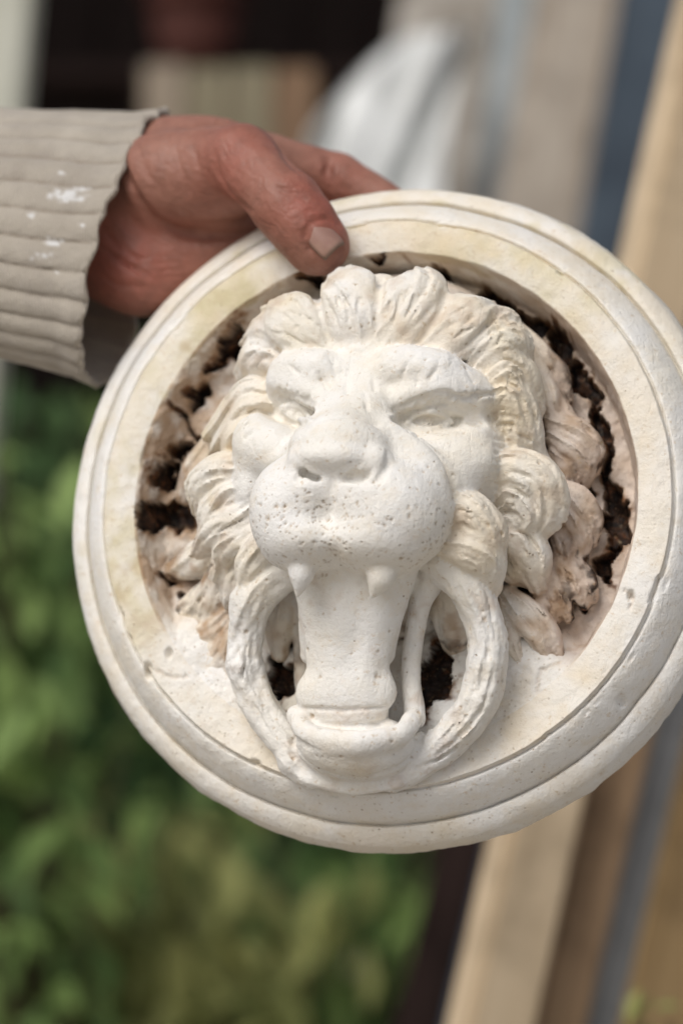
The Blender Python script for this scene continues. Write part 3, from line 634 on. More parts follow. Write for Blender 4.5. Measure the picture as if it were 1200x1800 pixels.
# right outer layer, lower, finer and pinkish
for pts, w_ in [([(915, 580, 15), (955, 625, 15), (978, 680, 13)], 5), ([(935, 600, 12), (985, 655, 11), (1005, 705, 8)], 5), ([(950, 650, 16), (972, 700, 16), (985, 745, 13)], 5), ([(975, 690, 12), (1000, 735, 12), (1030, 760, 8)], 5),
                ([(985, 745, 14), (1020, 760, 14), (1048, 790, 11), (1052, 825, 6)], 5.5), ([(985, 770, 14), (1015, 790, 14), (1036, 820, 10), (1036, 850, 6)], 5), ([(985, 800, 13), (1005, 825, 12), (1015, 855, 8)], 4.5),
                ([(990, 862, 14), (1022, 880, 14), (1046, 915, 11), (1048, 950, 6)], 5.5), ([(985, 890, 13), (1012, 915, 13), (1030, 950, 10), (1030, 985, 6)], 5), ([(980, 925, 12), (1000, 955, 12), (1010, 995, 8)], 4.5),
                ([(990, 985, 11), (1015, 1020, 10), (1035, 1062, 6)], 4.5), ([(1015, 985, 9), (1040, 1020, 8), (1052, 1050, 4)], 4), ([(970, 1000, 13), (990, 1040, 11), (1008, 1085, 7)], 4.5), ([(950, 1030, 12), (970, 1060, 11), (985, 1090, 8)], 4),
                ([(890, 1050, 16), (925, 1085, 17), (955, 1120, 16), (970, 1155, 12)], 4.5), ([(905, 1045, 15), (945, 1080, 16), (975, 1115, 14), (992, 1155, 11)], 4.5), ([(878, 1070, 15), (902, 1115, 15), (925, 1165, 13)], 4)]:
    lk(pts, (w_ * .7, w_, w_ * .9, w_ * .5)[:len(pts)] if len(pts) == 4 else (w_ * .7, w_, w_ * .5), (4.5, 5.5, 5, 3.5)[:len(pts)] if len(pts) == 4 else (4.5, 5, 3.5), 3, .6, rng.uniform(0, 3))
# left of the ring: inner locks seen through it
lk([(500, 1040, 20), (490, 1090, 18), (492, 1150, 14)], (5, 6, 3), (5, 5, 4), 3, .5)
lk([(800, 1030, 22), (795, 1080, 16), (800, 1130, 10)], (8, 8, 5), (6, 5, 4), 2, .3)
VL, QL, IL = F.surface()
VL = relax(VL, QL, 1, 0.2)
NL = vnormals(VL, QL)
rough = np.where(IL == RING, 1.6, np.where(np.isin(IL, [NOSE, PADL, PADR]), 0.55, np.where(IL == TONGUE, 0.8, 1.0)))
ang = np.arctan2(VL[:, 1] - L(645, 1180, 28)[1], VL[:, 0] - L(645, 1180, 28)[0])
rad = np.hypot(VL[:, 1] - L(645, 1180, 28)[1], VL[:, 0] - L(645, 1180, 28)[0])
strk = fbm(np.stack([ang * 9, rad, VL[:, 2]], 1), 2.2, 3, 205)
VL = VL + NL * (rough * (0.32 * fbm(VL, 7, 3, 201) + 0.16 * fbm(VL, 2.4, 3, 202)) + np.where(IL == RING, 0.42, 0) * strk)[:, None]
NL = vnormals(VL, QL)
pit = np.zeros(len(VL))
cell = np.floor(VL / 2.5).astype(np.int64); ckey = (cell[:, 0] + 200) * 1000000 + (cell[:, 1] + 200) * 1000 + cell[:, 2] + 200
cord = np.argsort(ckey, kind='stable'); csrt = ckey[cord]
def pits(cand, n, r0, r1, dep):
    for c in rng.choice(cand, min(n, len(cand)), replace=False):
        r = rng.uniform(r0, r1); k0 = ckey[c]; near_ = []
        for dx in (-1, 0, 1):
            for dy in (-1, 0, 1):
                q = k0 + dx * 1000000 + dy * 1000; near_.append(cord[np.searchsorted(csrt, q - 1):np.searchsorted(csrt, q + 2)])
        near_ = np.concatenate(near_)
        d = np.linalg.norm(VL[near_] - VL[c], axis=1) / r; f = np.clip(1 - d, 0, 1) ** .6
        pit[near_] = np.maximum(pit[near_], sstep(0.1, 0.7, f)); VL[near_] -= NL[near_] * (f * dep * r)[:, None]
front = NL[:, 2] > 0.05
wt_ = L(600, 935, 76)[1]
clus = fbm(VL, 8, 3, 220)
pits(np.where((clus > -0.02) & np.isin(IL, [PADL, PADR]) & front & (VL[:, 1] < L(600, 862, 76)[1]) & (VL[:, 1] > L(600, 990, 76)[1]))[0], 170, .3, .55, 1.2)
pits(np.where(np.isin(IL, [PADL, PADR]) & front & (VL[:, 1] < L(600, 880, 76)[1]) & (VL[:, 1] > L(600, 985, 76)[1]))[0], 14, .6, .85, .9)
pits(np.where(np.isin(IL, [PADL, PADR, NOSE]) & front)[0], 70, .35, .65, .8)
pits(np.where(front & (VL[:, 2] > 12))[0], 150, .35, .75, .9)
pits(np.where(np.isin(IL, [RING, JAW, TONGUE]) & front)[0], 60, .4, 1.0, .7)
NL = vnormals(VL, QL)
print('lion', len(VL), round(time.time() - T0, 1))
names_arr = np.array(['', *[NAMES[k][0] for k in sorted(NAMES)]])
isl = names_arr[IL] == 'mane_lock'; hi = sstep(10, 30, VL[:, 2])
m1 = fbm(VL, 24, 4, 301); m2 = fbm(VL, 7, 4, 302)
lft = sstep(-20, -48, VL[:, 0]) * sstep(25, -5, VL[:, 1]); rgt = sstep(45, 60, VL[:, 0])
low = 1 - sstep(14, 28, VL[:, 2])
padm = np.isin(IL, [PADL, PADR]); lowr = sstep(0, -18, VL[:, 1])
ATL = dict(algae=np.clip(isl * 0.22 * sstep(0.0, 0.5, m1), 0, 1),
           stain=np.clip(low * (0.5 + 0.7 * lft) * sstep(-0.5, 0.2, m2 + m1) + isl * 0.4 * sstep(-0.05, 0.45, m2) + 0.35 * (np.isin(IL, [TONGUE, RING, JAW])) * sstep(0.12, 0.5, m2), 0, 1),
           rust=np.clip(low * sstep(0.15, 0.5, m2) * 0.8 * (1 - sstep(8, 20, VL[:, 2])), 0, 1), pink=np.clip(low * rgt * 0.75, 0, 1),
           cream=np.clip(0.15 + 0.45 * isl + 0.35 * sstep(0.05, 0.5, m1) * (~padm) - 0.1, 0, 1),
           pit=pit,
           pore=np.clip(0.25 + 0.75 * padm * lowr * sstep(-0.5, 0.1, m1 + 0.5), 0, 1))
ATL = mottle(VL, ATL)
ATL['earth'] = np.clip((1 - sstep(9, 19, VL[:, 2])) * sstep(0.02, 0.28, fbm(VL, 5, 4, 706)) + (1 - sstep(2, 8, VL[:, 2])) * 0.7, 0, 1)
fid = IL[QL]; fid = np.sort(fid, 1)[:, 1]
objs = {}
order = sorted(NAMES, key=lambda k: NAMES[k][1] is not None)
for k in order:
    nm, par = NAMES[k]; sel = fid == k
    if not sel.any():
        continue
    p = plaque if par is None else objs[par]
    o = link(nm, submesh(VL, QL, sel, NL, ATL, nm), M_PL, p)
    if par is None: objs[nm] = o
print('lion parts', round(time.time() - T0, 1))
# ------------------------------------------------------------------ the hand that holds the plaque, and its sleeve
def skin_mat():
    m = MT('weathered_skin')
    n = m.noise(26, 5, 0.6); f = m.noise(170, 4, 0.6)
    col = m.mix(m.ramp(n, [(0.35, 0.0), (0.68, 1.0)]), (0.25, 0.10, 0.068), (0.37, 0.19, 0.14))
    col = m.mix(m.math('MULTIPLY', m.attr('red'), 0.75), col, (0.32, 0.088, 0.062))
    col = m.mix(m.math('MULTIPLY', m.ramp(f, [(0.45, 0.0), (0.7, 1.0)]), 0.5), col, (0.19, 0.085, 0.06))
    w = m.n.new('ShaderNodeTexWave'); w.bands_direction = 'DIAGONAL'; w.inputs['Scale'].default_value = 90; w.inputs['Distortion'].default_value = 9; w.inputs['Detail'].default_value = 3; w.inputs['Detail Scale'].default_value = 2
    m.l(m.tc.outputs['Object'], w.inputs['Vector'])
    h = m.math('ADD', m.math('MULTIPLY', w.outputs['Fac'], 0.5), m.math('ADD', f, m.math('MULTIPLY', m.voro(520).outputs['Distance'], 0.4)))
    m.b.inputs['Subsurface Weight'].default_value = 0.06; m.b.inputs['Subsurface Radius'].default_value = (0.004, 0.0015, 0.0008); m.b.inputs['Subsurface Scale'].default_value = 1.0
    return m.done(col, 0.52, m.bump(h, 0.35, 0.0007), 0.38)
M_SKIN = skin_mat()
def nail_mat():
    m = MT('dirty_nail'); n = m.noise(150, 4, 0.6)
    col = m.mix(m.ramp(n, [(0.4, 0.0), (0.7, 1.0)]), (0.30, 0.165, 0.13), (0.37, 0.225, 0.175))
    col = m.mix(m.attr('grime'), col, (0.16, 0.10, 0.07))
    return m.done(col, 0.55, m.bump(n, 0.2, 0.0004), 0.5)
M_NAIL = nail_mat()
person = empty('person'); person.matrix_world = PLAQUE_M
tag(person, 'weathered hand in a ribbed beige sleeve gripping the top left of the plaque rim', 'person')
Hd = Field((-168, 18, -62), (48, 150, 50), 0.9)
# wrist and forearm inside the sleeve
def tube_ell(pts, ry, rw, k=6):
    C = catmull(pts, 12)
    for i in range(12):
        t = i / 11; Hd.ell(C[i], (14, np.interp(t, [0, .5, 1], ry), np.interp(t, [0, .5, 1], rw)), k, 1)
tube_ell(LL((-180, 420, -8), (40, 405, -8), (235, 385, -6)), (29, 28, 26), (22, 20, 17), 8)
Hd.ell(L(300, 400, -8), (38, 26, 16), 9, 1, rotz(10))                       # palm
Hd.ell(L(400, 380, -26), (34, 30, 10), 8, 1, rotz(10))                      # behind the rim: palm towards the knuckles
Hd.ell(L(235, 485, -4), (20, 14.5, 15), 7, 1, rotz(-20))                    # heel of the hand
Hd.ell(L(330, 462, -10), (22, 15, 13), 7, 1, rotz(12))
Hd.chain(LL((250, 308, -1), (300, 315, 8), (390, 312, 13), (450, 300, 17)), (13.5, 18.5, 15.5, 11), 6, 1)    # thenar
Hd.chain(LL((300, 265, -6), (380, 262, -4), (470, 285, -16)), (13, 12, 10), 7, 1)     # back of the web
# thumb, bent over the rim
Hd.chain(LL((370, 285, 14), (425, 282, 24)), (12.5, 12.0), 5, 1, n=6)
Hd.chain(LL((425, 282, 24), (468, 324, 31), (505, 362, 33)), (13.0, 11.6, 12.2), 3, 1, n=10)
Hd.chain(LL((505, 362, 33), (532, 396, 33), (556, 428, 31)), (12.2, 12.4, 10.8), 3, 1, n=10)
Hd.ell(L(560, 432, 30), (10.5, 9.8, 9), 3, 1)
# index finger running over and behind the rim, the others behind the plaque
Hd.chain(LL((455, 288, -14), (530, 300, -22), (592, 318, -27)), (11.0, 10.2, 10.2), 4, 1)
Hd.chain(LL((592, 318, -27), (660, 352, -29), (725, 395, -29)), (10.2, 9.0, 8.2), 2.5, 1)
for y0, l in ((375, 1.0), (440, .95), (500, .8)):
    Hd.chain(LL((400, y0, -32), (400 + 130 * l, y0 + 12, -30), (400 + 250 * l, y0 + 45, -28)), (10.5, 9.5, 8.0), 2, 1)
# creases: thumb joints, fold between thenar and palm, wrist
for pts, r, k_ in [([(213, 258), (228, 320), (268, 384), (345, 414), (440, 410)], (.8, 1.7, 2.3, 2.2, 1.1), 2.4), ([(374, 262), (386, 305), (408, 345), (442, 372)], (.4, .9, .9, .5), 1.8),
                   ([(484, 330), (510, 338), (536, 350)], (.3, .7, .3), 1.0), ([(490, 256), (505, 282), (528, 306)], (.5, 1.0, .6), 1.6), ([(580, 276), (574, 302), (582, 328)], (.4, .8, .4), 1.4),
                   ([(240, 245), (258, 300), (292, 350)], (.2, .5, .2), 1.6), ([(300, 240), (316, 290), (330, 345)], (.2, .45, .2), 1.6), ([(180, 400), (215, 440), (265, 462)], (.3, .7, .3), 1.6), ([(160, 470), (210, 500), (280, 505)], (.3, .6, .3), 1.6), ([(330, 236), (345, 270), (350, 310)], (.2, .4, .2), 1.5)]:
    Hd.carve(pts, r, k_, n=8)
for k in range(9):                                                  # knuckle wrinkles, lines of the thenar and the web
    Hd.carve([(478 + 5 * k, 330 + 7 * k + rng.uniform(-3, 3)), (505 + 5 * k, 332 + 7 * k), (528 + 5 * k, 330 + 7 * k + rng.uniform(-4, 4))], (.2, .5, .2), .9)
for k in range(6): Hd.carve([(392 + 9 * k, 248 + 4 * k), (398 + 9 * k, 275), (408 + 10 * k, 300 + 6 * k)], (.2, .4, .2), 1.0)
for k in range(5): Hd.carve([(170 + 12 * k, 430 + 8 * k), (220 + 14 * k, 455 + 10 * k), (290 + 14 * k, 450 + 12 * k)], (.25, .6, .25), 1.0)
for k in range(4): Hd.carve([(572 + 9 * k, 275 + 4 * k), (570 + 9 * k, 300 + 4 * k), (576 + 9 * k, 325 + 4 * k)], (.25, .7, .25), .8)
Hd.carve([(548, 392), (535, 412), (545, 440), (566, 456)], (.5, .9, .8, .4), .8); Hd.carve([(548, 392), (570, 384), (596, 396)], (.6, .9, .5), .8)   # skin fold round the nail
VH, QH, _ = Hd.surface(); VH = relax(VH, QH, 2, 0.45); NH = vnormals(VH, QH)
VH = VH + NH * (0.4 * fbm(VH, 12, 3, 401) + 0.1 * fbm(VH, 3.5, 3, 402))[:, None]; NH = vnormals(VH, QH)
def near(x, y, w, r): return np.exp(-((VH - L(x, y, w)) ** 2).sum(1) / r ** 2)
red = np.clip(0.9 * near(535, 355, 42, 12) + 0.7 * near(580, 400, 36, 10) + 0.6 * near(420, 270, 34, 16) + 0.7 * near(250, 480, 12, 22) + 0.6 * near(170, 440, 10, 20) + 0.5 * near(600, 300, -18, 14) + 0.5 * near(390, 350, 30, 14), 0, 1)
link('hand', submesh(VH, QH, np.ones(len(QH), bool), NH, dict(red=red), 'hand'), M_SKIN, person)
# thumb nail: a curved plate set on the thumb
tc = L(570, 418, 41.2); tdir = nrm(L(606, 448, 38) - L(540, 382, 41)); tn = nrm(np.array([0.30, 0.16, 0.94])); tn = nrm(tn - tdir * (tn @ tdir)); ts = np.cross(tdir, tn)
gu, gv = np.meshgrid(np.linspace(-1, 1, 15), np.linspace(-1, 1, 17), indexing='ij')
wid = 5.1 * np.where(gv < 0, np.sqrt(np.clip(1 - (gv * .93) ** 2, 0.05, 1)), np.sqrt(np.clip(1 - (gv * .7) ** 4, 0.05, 1)))
P = tc + (gu * wid)[..., None] * ts + (gv * 5.8)[..., None] * tdir + (1.2 - 2.6 * gu ** 2 - 0.5 * gv ** 2)[..., None] * tn
P2 = P - 1.0 * tn
gi, gj = np.meshgrid(np.arange(14), np.arange(16), indexing='ij'); q = np.stack([gi * 17 + gj, (gi + 1) * 17 + gj, (gi + 1) * 17 + gj + 1, gi * 17 + gj + 1], -1).reshape(-1, 4)
nV = np.vstack([P.reshape(-1, 3), P2.reshape(-1, 3)]); off = 15 * 17
bd = [i * 17 for i in range(15)] + [14 * 17 + j for j in range(1, 17)] + [i * 17 + 16 for i in range(13, -1, -1)] + [j for j in range(15, 0, -1)]
sd_ = np.array([[bd[i], bd[(i + 1) % len(bd)], bd[(i + 1) % len(bd)] + off, bd[i] + off] for i in range(len(bd))])
grime = np.tile(np.clip(sstep(0.66, 0.95, gv) * 0.95 + sstep(0.86, 1.0, np.abs(gu)) * 0.6, 0, 1).ravel(), 2)
link('thumb_nail', np_mesh('thumb_nail', nV * 0.001, np.vstack([q[:, ::-1], q + off, sd_]), attrs=dict(grime=grime)), M_NAIL, person)

# ribbed sleeve
def knit_mat():
    m = MT('beige_ribbed_knit')
    n = m.noise(22, 4, 0.6); f = m.noise(420, 3, 0.6)
    col = m.mix(m.ramp(n, [(0.35, 0.0), (0.65, 1.0)]), (0.38, 0.335, 0.28), (0.51, 0.46, 0.39))
    col = m.mix(m.math('MULTIPLY', m.ramp(m.noise(60, 5, 0.7), [(0.5, 0.0), (0.75, 1.0)]), 0.5), col, (0.33, 0.29, 0.26))
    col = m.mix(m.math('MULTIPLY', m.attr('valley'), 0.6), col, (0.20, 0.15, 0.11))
    col = m.mix(m.math('MULTIPLY', m.attr('paint'), 1.0, True), col, (0.80, 0.80, 0.80))
    wv = m.n.new('ShaderNodeTexWave'); wv.bands_direction = 'X'; wv.inputs['Scale'].default_value = 260; wv.inputs['Distortion'].default_value = 3; m.l(m.tc.outputs['Object'], wv.inputs['Vector'])
    h = m.math('ADD', m.math('MULTIPLY', wv.outputs['Fac'], 0.6), f)
    m.b.inputs['Sheen Weight'].default_value = 0.25
    return m.done(col, 0.9, m.bump(h, 0.7, 0.0009), 0.15)
M_KNIT = knit_mat()
NS, NP = 70, 420
PHI = np.linspace(0, 2 * math.pi, NP, endpoint=False)                  # 0 = top, quarter = front, half = bottom
eg_p = np.array([0, .12, .22, .30, .38, .46, .52, .60, .72, .86, 1.0]) * 2 * math.pi
eg_x = np.array([284, 225, 172, 142, 128, 140, 168, 215, 250, 285, 284])
ex = np.interp(PHI, eg_p, eg_x) + 4 * np.sin(PHI * 9 + 1) * np.sin(PHI * 4) + 2.5 * np.sin(PHI * 23 + 2 * np.sin(PHI * 5))
rows = []
val = []
for i in range(NS):
    t = i / (NS - 1); x = -240 + (ex + 240) * t
    yc = 414 + 0.03 * x; hh = 228 + 52 * np.clip((x - 40) / 240, -.3, 1) * (np.cos(PHI) < 0) - 8 * t
    rib = (np.abs(np.sin(PHI * 14 + 0.25 * np.sin(t * 5) + 0.2 * np.sin(t * 9 + PHI * 2))) ** 0.42)
    fold = 3.0 * np.sin(t * 9 + 2.2 * np.sin(PHI)) * np.sin(PHI * 2 + 1)
    k = 1 + 0.05 * (rib - 0.75) + 0.012 * fold / 3
    flare = 1 + 0.035 * sstep(0.9, 1.0, t)
    yy = yc - np.cos(PHI) * hh * k * flare; ww = -8 + np.sin(PHI) * 36 * k * flare
    # a point of the sleeve: project the design coordinates onto the plaque frame
    d = np.stack([(x - 600) / FPX, -(yy - 900) / FPX, -np.ones(NP)], 1); c = PC[None] + PN[None] * ww[:, None]
    X = d * ((c @ PN) / (d @ PN))[:, None] - PC
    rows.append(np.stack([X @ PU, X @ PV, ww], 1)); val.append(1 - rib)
R0 = np.array(rows); ctr = R0.mean(1, keepdims=True)
# rounded hem and inside surface
hem = R0[-1]; dirx = nrm((R0[-1] - R0[-4]).mean(0)); inward = ctr[-1] - hem; inward /= np.linalg.norm(inward, axis=1)[:, None]
wavy = (1 + 0.35 * np.sin(PHI * 30 + 3 * np.sin(PHI * 3)) + 0.25 * np.sin(PHI * 47 + 2 * np.sin(PHI * 7)))[:, None]
ext = [hem + dirx * 1.4 - inward * 0.9 * wavy, hem + dirx * 2.6 + inward * 0.2, hem + dirx * 2.2 + inward * 1.8, hem + dirx * 0.2 + inward * 2.8]
inn = [R0[j] + 2.8 * (ctr[j] - R0[j]) / np.linalg.norm(ctr[j] - R0[j], axis=1)[:, None] for j in range(NS - 2, -1, -3)]
VS = np.concatenate([R0, np.array(ext), np.array(inn)], 0); nrow = VS.shape[0]
vl = np.concatenate([np.array(val), np.zeros((nrow - NS, NP))], 0).ravel()
ri, ai = np.meshgrid(np.arange(nrow - 1), np.arange(NP), indexing='ij'); a2 = (ai + 1) % NP
QV = np.stack([ri * NP + ai, ri * NP + a2, (ri + 1) * NP + a2, (ri + 1) * NP + ai], -1).reshape(-1, 4)
VS = VS.reshape(-1, 3); NSV = vnormals(VS, QV)
VS = VS + NSV * (0.5 * fbm(VS, 6, 3, 501))[:, None]
pn = fbm(VS, 4, 3, 502); pn2 = fbm(VS, 1.2, 2, 503); paint = np.zeros(len(VS))
for x, y, rx, ry in [(122, 345, 7.0, 2.6), (82, 452, 5, 3), (95, 430, 6, 1.8), (140, 330, 3, 1.5), (60, 380, 1.2, 0.8), (150, 400, 1.0, 0.7), (105, 300, 1.2, 0.8), (100, 480, 1.4, 0.8)]:
    c = L(x, y, 26); paint = np.maximum(paint, sstep(0.0, 0.5, 1 - np.hypot((VS[:, 0] - c[0]) / rx, (VS[:, 1] - c[1]) / ry) + 0.9 * pn + 0.8 * pn2) * (VS[:, 2] > 5) * 0.85)
rowf = np.repeat(np.arange(nrow - 1), NP)
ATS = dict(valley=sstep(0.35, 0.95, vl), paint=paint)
NSV = vnormals(VS, QV)
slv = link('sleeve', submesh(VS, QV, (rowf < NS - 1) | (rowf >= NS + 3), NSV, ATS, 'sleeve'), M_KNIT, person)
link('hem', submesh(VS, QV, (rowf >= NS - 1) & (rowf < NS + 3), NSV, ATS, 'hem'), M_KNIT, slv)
print('hand', round(time.time() - T0, 1))
# ------------------------------------------------------------------ the yard behind
def B(x, y, d): return Vector(((x - 600) / FPX * d, d, CAM_Z - (y - 900) / FPX * d))
def wood(name, c1, c2, grain=40, rough=0.6, spec=0.25):
    m = MT(name)
    mp = m.n.new('ShaderNodeMapping'); mp.inputs['Scale'].default_value = (1, 1, 0.06); m.l(m.tc.outputs['Object'], mp.inputs['Vector'])
    n = m.noise(grain * 2.2, 6, 0.65, vec=mp.outputs[0], dist=0.6); k = m.noise(16, 4, 0.6)
    col = m.mix(m.ramp(n, [(0.3, 0.0), (0.7, 1.0)]), c1, c2)
    col = m.mix(m.math('MULTIPLY', m.ramp(k, [(0.46, 0.0), (0.66, 1.0)]), 0.6), col, tuple(x * 0.5 for x in c1))
    return m.done(col, rough, m.bump(n, 0.4, 0.001), spec)
def paintm(name, c1, c2, rough=0.5, metal=0.0, sc=14):
    m = MT(name); n = m.noise(sc, 5, 0.65); f = m.noise(sc * 9, 4, 0.6)
    col = m.mix(m.ramp(n, [(0.35, 0.0), (0.65, 1.0)]), c1, c2); col = m.mix(m.math('MULTIPLY', m.ramp(f, [(0.55, 0.0), (0.75, 1.0)]), 0.4), col, tuple(x * 0.5 for x in c1))
    m.b.inputs['Metallic'].default_value = metal
    return m.done(col, rough, m.bump(f, 0.3, 0.001), 0.35)
def box_bm(bm, sx, sy, sz, M, bev=0.0015):
    r = bmesh.ops.create_cube(bm, size=1.0); vs = r['verts']
    bmesh.ops.scale(bm, vec=(sx, sy, sz), verts=vs)
    es = list({e for v in vs for e in v.link_edges})
    if bev: vs = list({v for f in bmesh.ops.bevel(bm, geom=es, offset=bev, segments=2, affect='EDGES')['faces'] for v in f.verts} | {v for v in vs if v.is_valid})
    bmesh.ops.transform(bm, matrix=M, verts=[v for v in vs if v.is_valid])
def box_mesh(name, sx, sy, sz, bev=0.0015):
    bm = bmesh.new(); box_bm(bm, sx, sy, sz, Matrix(), bev); me = bpy.data.meshes.new(name); bm.to_mesh(me); bm.free(); return me
# ground
me = np_mesh('ground', [(-60, -60, 0), (60, -60, 0), (60, 60, 0), (-60, 60, 0)], [(0, 1, 2, 3)])
gm = MT('pale_gravel_ground'); gn = gm.noise(3, 6, 0.65); gf = gm.voro(45)
gc = gm.mix(gm.ramp(gn, [(0.35, 0.0), (0.65, 1.0)]), (0.36, 0.32, 0.27), (0.48, 0.44, 0.38))
gc = gm.mix(gm.math('MULTIPLY', gf.outputs['Color'], 0.4), gc, (0.2, 0.17, 0.14))
tag(link('ground', me, gm.done(gc, 0.85, gm.bump(gf.outputs['Distance'], 0.5, 0.02), 0.2)), kind='structure')

# leaning boards: (name, label, category, top px, bottom px, width px, distance, thickness m, material)
def lean(name, label, cat, top, bot, wpx, d, thick, mat, lean_d=0.10, yawz=0.0, group=None, foot=0.0, ext=0.25):
    a, b = B(*bot, d), B(*top, d + lean_d); ax = (b - a).normalized()
    lo = a - ax * ((a.z - foot) / ax.z)                   # its foot on the ground
    hi = b + ax * ext
    w = wpx / FPX * d; c = (lo + hi) / 2; ln = (hi - lo).length
    fwd = Vector((math.sin(yawz), -math.cos(yawz), 0)); side = ax.cross(fwd).normalized(); fwd = side.cross(ax).normalized()
    M = Matrix((( side.x, fwd.x, ax.x, 0), (side.y, fwd.y, ax.y, 0), (side.z, fwd.z, ax.z, 0), (0, 0, 0, 1))); M.translation = lo
    me = box_mesh(name, w, thick, ln, 0.003)
    me.transform(Matrix.Translation((0, 0, ln / 2)))
    o = link(name, me, mat); o.matrix_world = M
    tag(o, label, cat, group)
    return o
pine = wood('pale_pine', (0.54, 0.41, 0.265), (0.66, 0.53, 0.37)); brownw = wood('brown_softwood', (0.26, 0.165, 0.095), (0.37, 0.25, 0.15)); ochre = wood('ochre_softwood', (0.34, 0.22, 0.10), (0.45, 0.31, 0.155))
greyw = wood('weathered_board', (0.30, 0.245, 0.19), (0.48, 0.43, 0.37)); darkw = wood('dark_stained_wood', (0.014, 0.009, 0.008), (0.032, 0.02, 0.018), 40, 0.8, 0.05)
steel = paintm('dull_grey_steel', (0.22, 0.22, 0.22), (0.33, 0.33, 0.33), 0.45, 0.2); slate = paintm('slate_blue_paint', (0.04, 0.055, 0.075), (0.075, 0.10, 0.13), 0.4)
chalk = paintm('chalky_white', (0.62, 0.63, 0.62), (0.80, 0.81, 0.80), 0.7); bluegrey = paintm('pale_blue_grey_paint', (0.28, 0.32, 0.34), (0.50, 0.54, 0.55), 0.5); dirtw = paintm('dirty_cream_paint', (0.20, 0.17, 0.135), (0.52, 0.48, 0.43), 0.6)
lean('pine_batten', 'pale pine batten leaning closest behind the plaque at right', 'batten', (1260, 0), (862, 1800), 132, 1.32, 0.030, pine, 0.10, 0.35, 'boards leaning behind the plaque')
lean('brown_board', 'mid brown board leaning just right of the pale pine batten', 'board', (1392, 0), (978, 1800), 92, 1.36, 0.022, brownw, 0.10, 0.1, 'boards leaning behind the plaque')
lean('steel_bar', 'dull grey steel bar leaning between brown and ochre boards', 'bar', (1472, 0), (1052, 1800), 56, 1.40, 0.02, steel, 0.10, 0.2, 'boards leaning behind the plaque')
lean('ochre_board', 'ochre yellow board leaning at the far right edge', 'board', (1600, 0), (1165, 1800), 150, 1.46, 0.025, ochre, 0.10, 0.0, 'boards leaning behind the plaque')
bz = B(0, 440, 3.05).z                                                # height of the bench behind
LB = 'boards leaning behind the plaque'
lean('dark_board', 'dark purplish brown board leaning left of the pale pine batten', 'board', (890, 1150), (735, 1800), 84, 2.0, 0.025, darkw, 0.05, 0.0, LB, 0.0, 0.02)
lean('slate_blue_board', 'slate blue painted board leaning behind the pine batten', 'board', (1150, 0), (830, 1800), 120, 2.2, 0.03, slate, 0.10, 0.1, LB)
lean('weathered_board', 'wide weathered tan board leaning left of the slate blue board', 'board', (1010, 0), (932, 440), 150, 3.06, 0.03, greyw, 0.06, 0.0, LB, bz)
lean('blue_grey_board', 'narrow pale blue grey board beside the crumpled white sheet', 'board', (905, 0), (856, 440), 62, 3.20, 0.03, bluegrey, 0.06, 0.1, LB, bz)
lean('cream_board', 'dirty cream board standing behind the crumpled white sheet', 'board', (800, 0), (740, 440), 200, 3.30, 0.03, dirtw, 0.06, 0.0, LB, bz)
lean('pale_post', 'pale painted post at the left edge behind the sleeve', 'post', (14, 0), (-150, 1800), 92, 2.6, 0.07, paintm('pale_sage_paint', (0.50, 0.50, 0.42), (0.60, 0.60, 0.52), 0.6), 0.0, 0.0)
# crumpled white sheet hanging over the boards: a folded surface with thickness
SL = catmull([(715, 62, 0), (665, 100, 0), (600, 165, 0), (540, 250, 0), (515, 440, 0)], 40); SR = catmull([(830, 48, 0), (818, 90, 0), (800, 160, 0), (782, 260, 0), (768, 440, 0)], 40)
gx, gy = np.meshgrid(np.linspace(0, 1, 46), np.arange(40), indexing='ij'); pxs = SL[gy, 0] * (1 - gx) + SR[gy, 0] * gx; pys = SL[gy, 1] * (1 - gx) + SR[gy, 1] * gx
fq = np.stack([pxs / 40 + pys / 90, pys / 160, gx * 0], -1); fd = 0.05 * fbm(fq, 1.3, 3, 801) + 0.035 * np.sin(pxs / 26 + pys / 60 + 3 * fbm(fq, 2.0, 2, 802))
dd = 3.0 + fd + 0.0002 * (440 - pys)
Pw = np.stack([(pxs - 600) / FPX * dd, dd, CAM_Z - (pys - 900) / FPX * dd], -1); Pb = Pw + np.array([0, 0.006, 0])
gi, gj = np.meshgrid(np.arange(45), np.arange(39), indexing='ij'); q0 = np.stack([gi * 40 + gj, gi * 40 + gj + 1, (gi + 1) * 40 + gj + 1, (gi + 1) * 40 + gj], -1).reshape(-1, 4)
bd = [i * 40 for i in range(46)] + [45 * 40 + j for j in range(1, 40)] + [i * 40 + 39 for i in range(44, -1, -1)] + [j for j in range(38, 0, -1)]; off = 46 * 40
qs = np.array([[bd[i], bd[i] + off, bd[(i + 1) % len(bd)] + off, bd[(i + 1) % len(bd)]] for i in range(len(bd))])
o = link('white_sheet', np_mesh('white_sheet', np.vstack([Pw.reshape(-1, 3), Pb.reshape(-1, 3)]), np.vstack([q0, q0[:, ::-1] + off, qs])), chalk); tag(o, 'crumpled chalky white sheet hanging behind the index finger', 'sheet')
# bench that carries the slab and the crate
bench = empty('work_bench', (-0.02, 3.22, 0)); tag(bench, 'dark timber work bench under the crate and the white sheet', 'bench')
link('bench_top', box_mesh('bench_top', 1.3, 0.60, 0.04, 0.003), darkw, bench).location = (0, 0, bz - 0.021)
for sx in (-0.6, 0.6):
    for sy in (-0.17, 0.17): link('leg', box_mesh('leg', 0.06, 0.06, bz - 0.042, 0.003), darkw, bench).location = (sx, sy, (bz - 0.042) / 2)
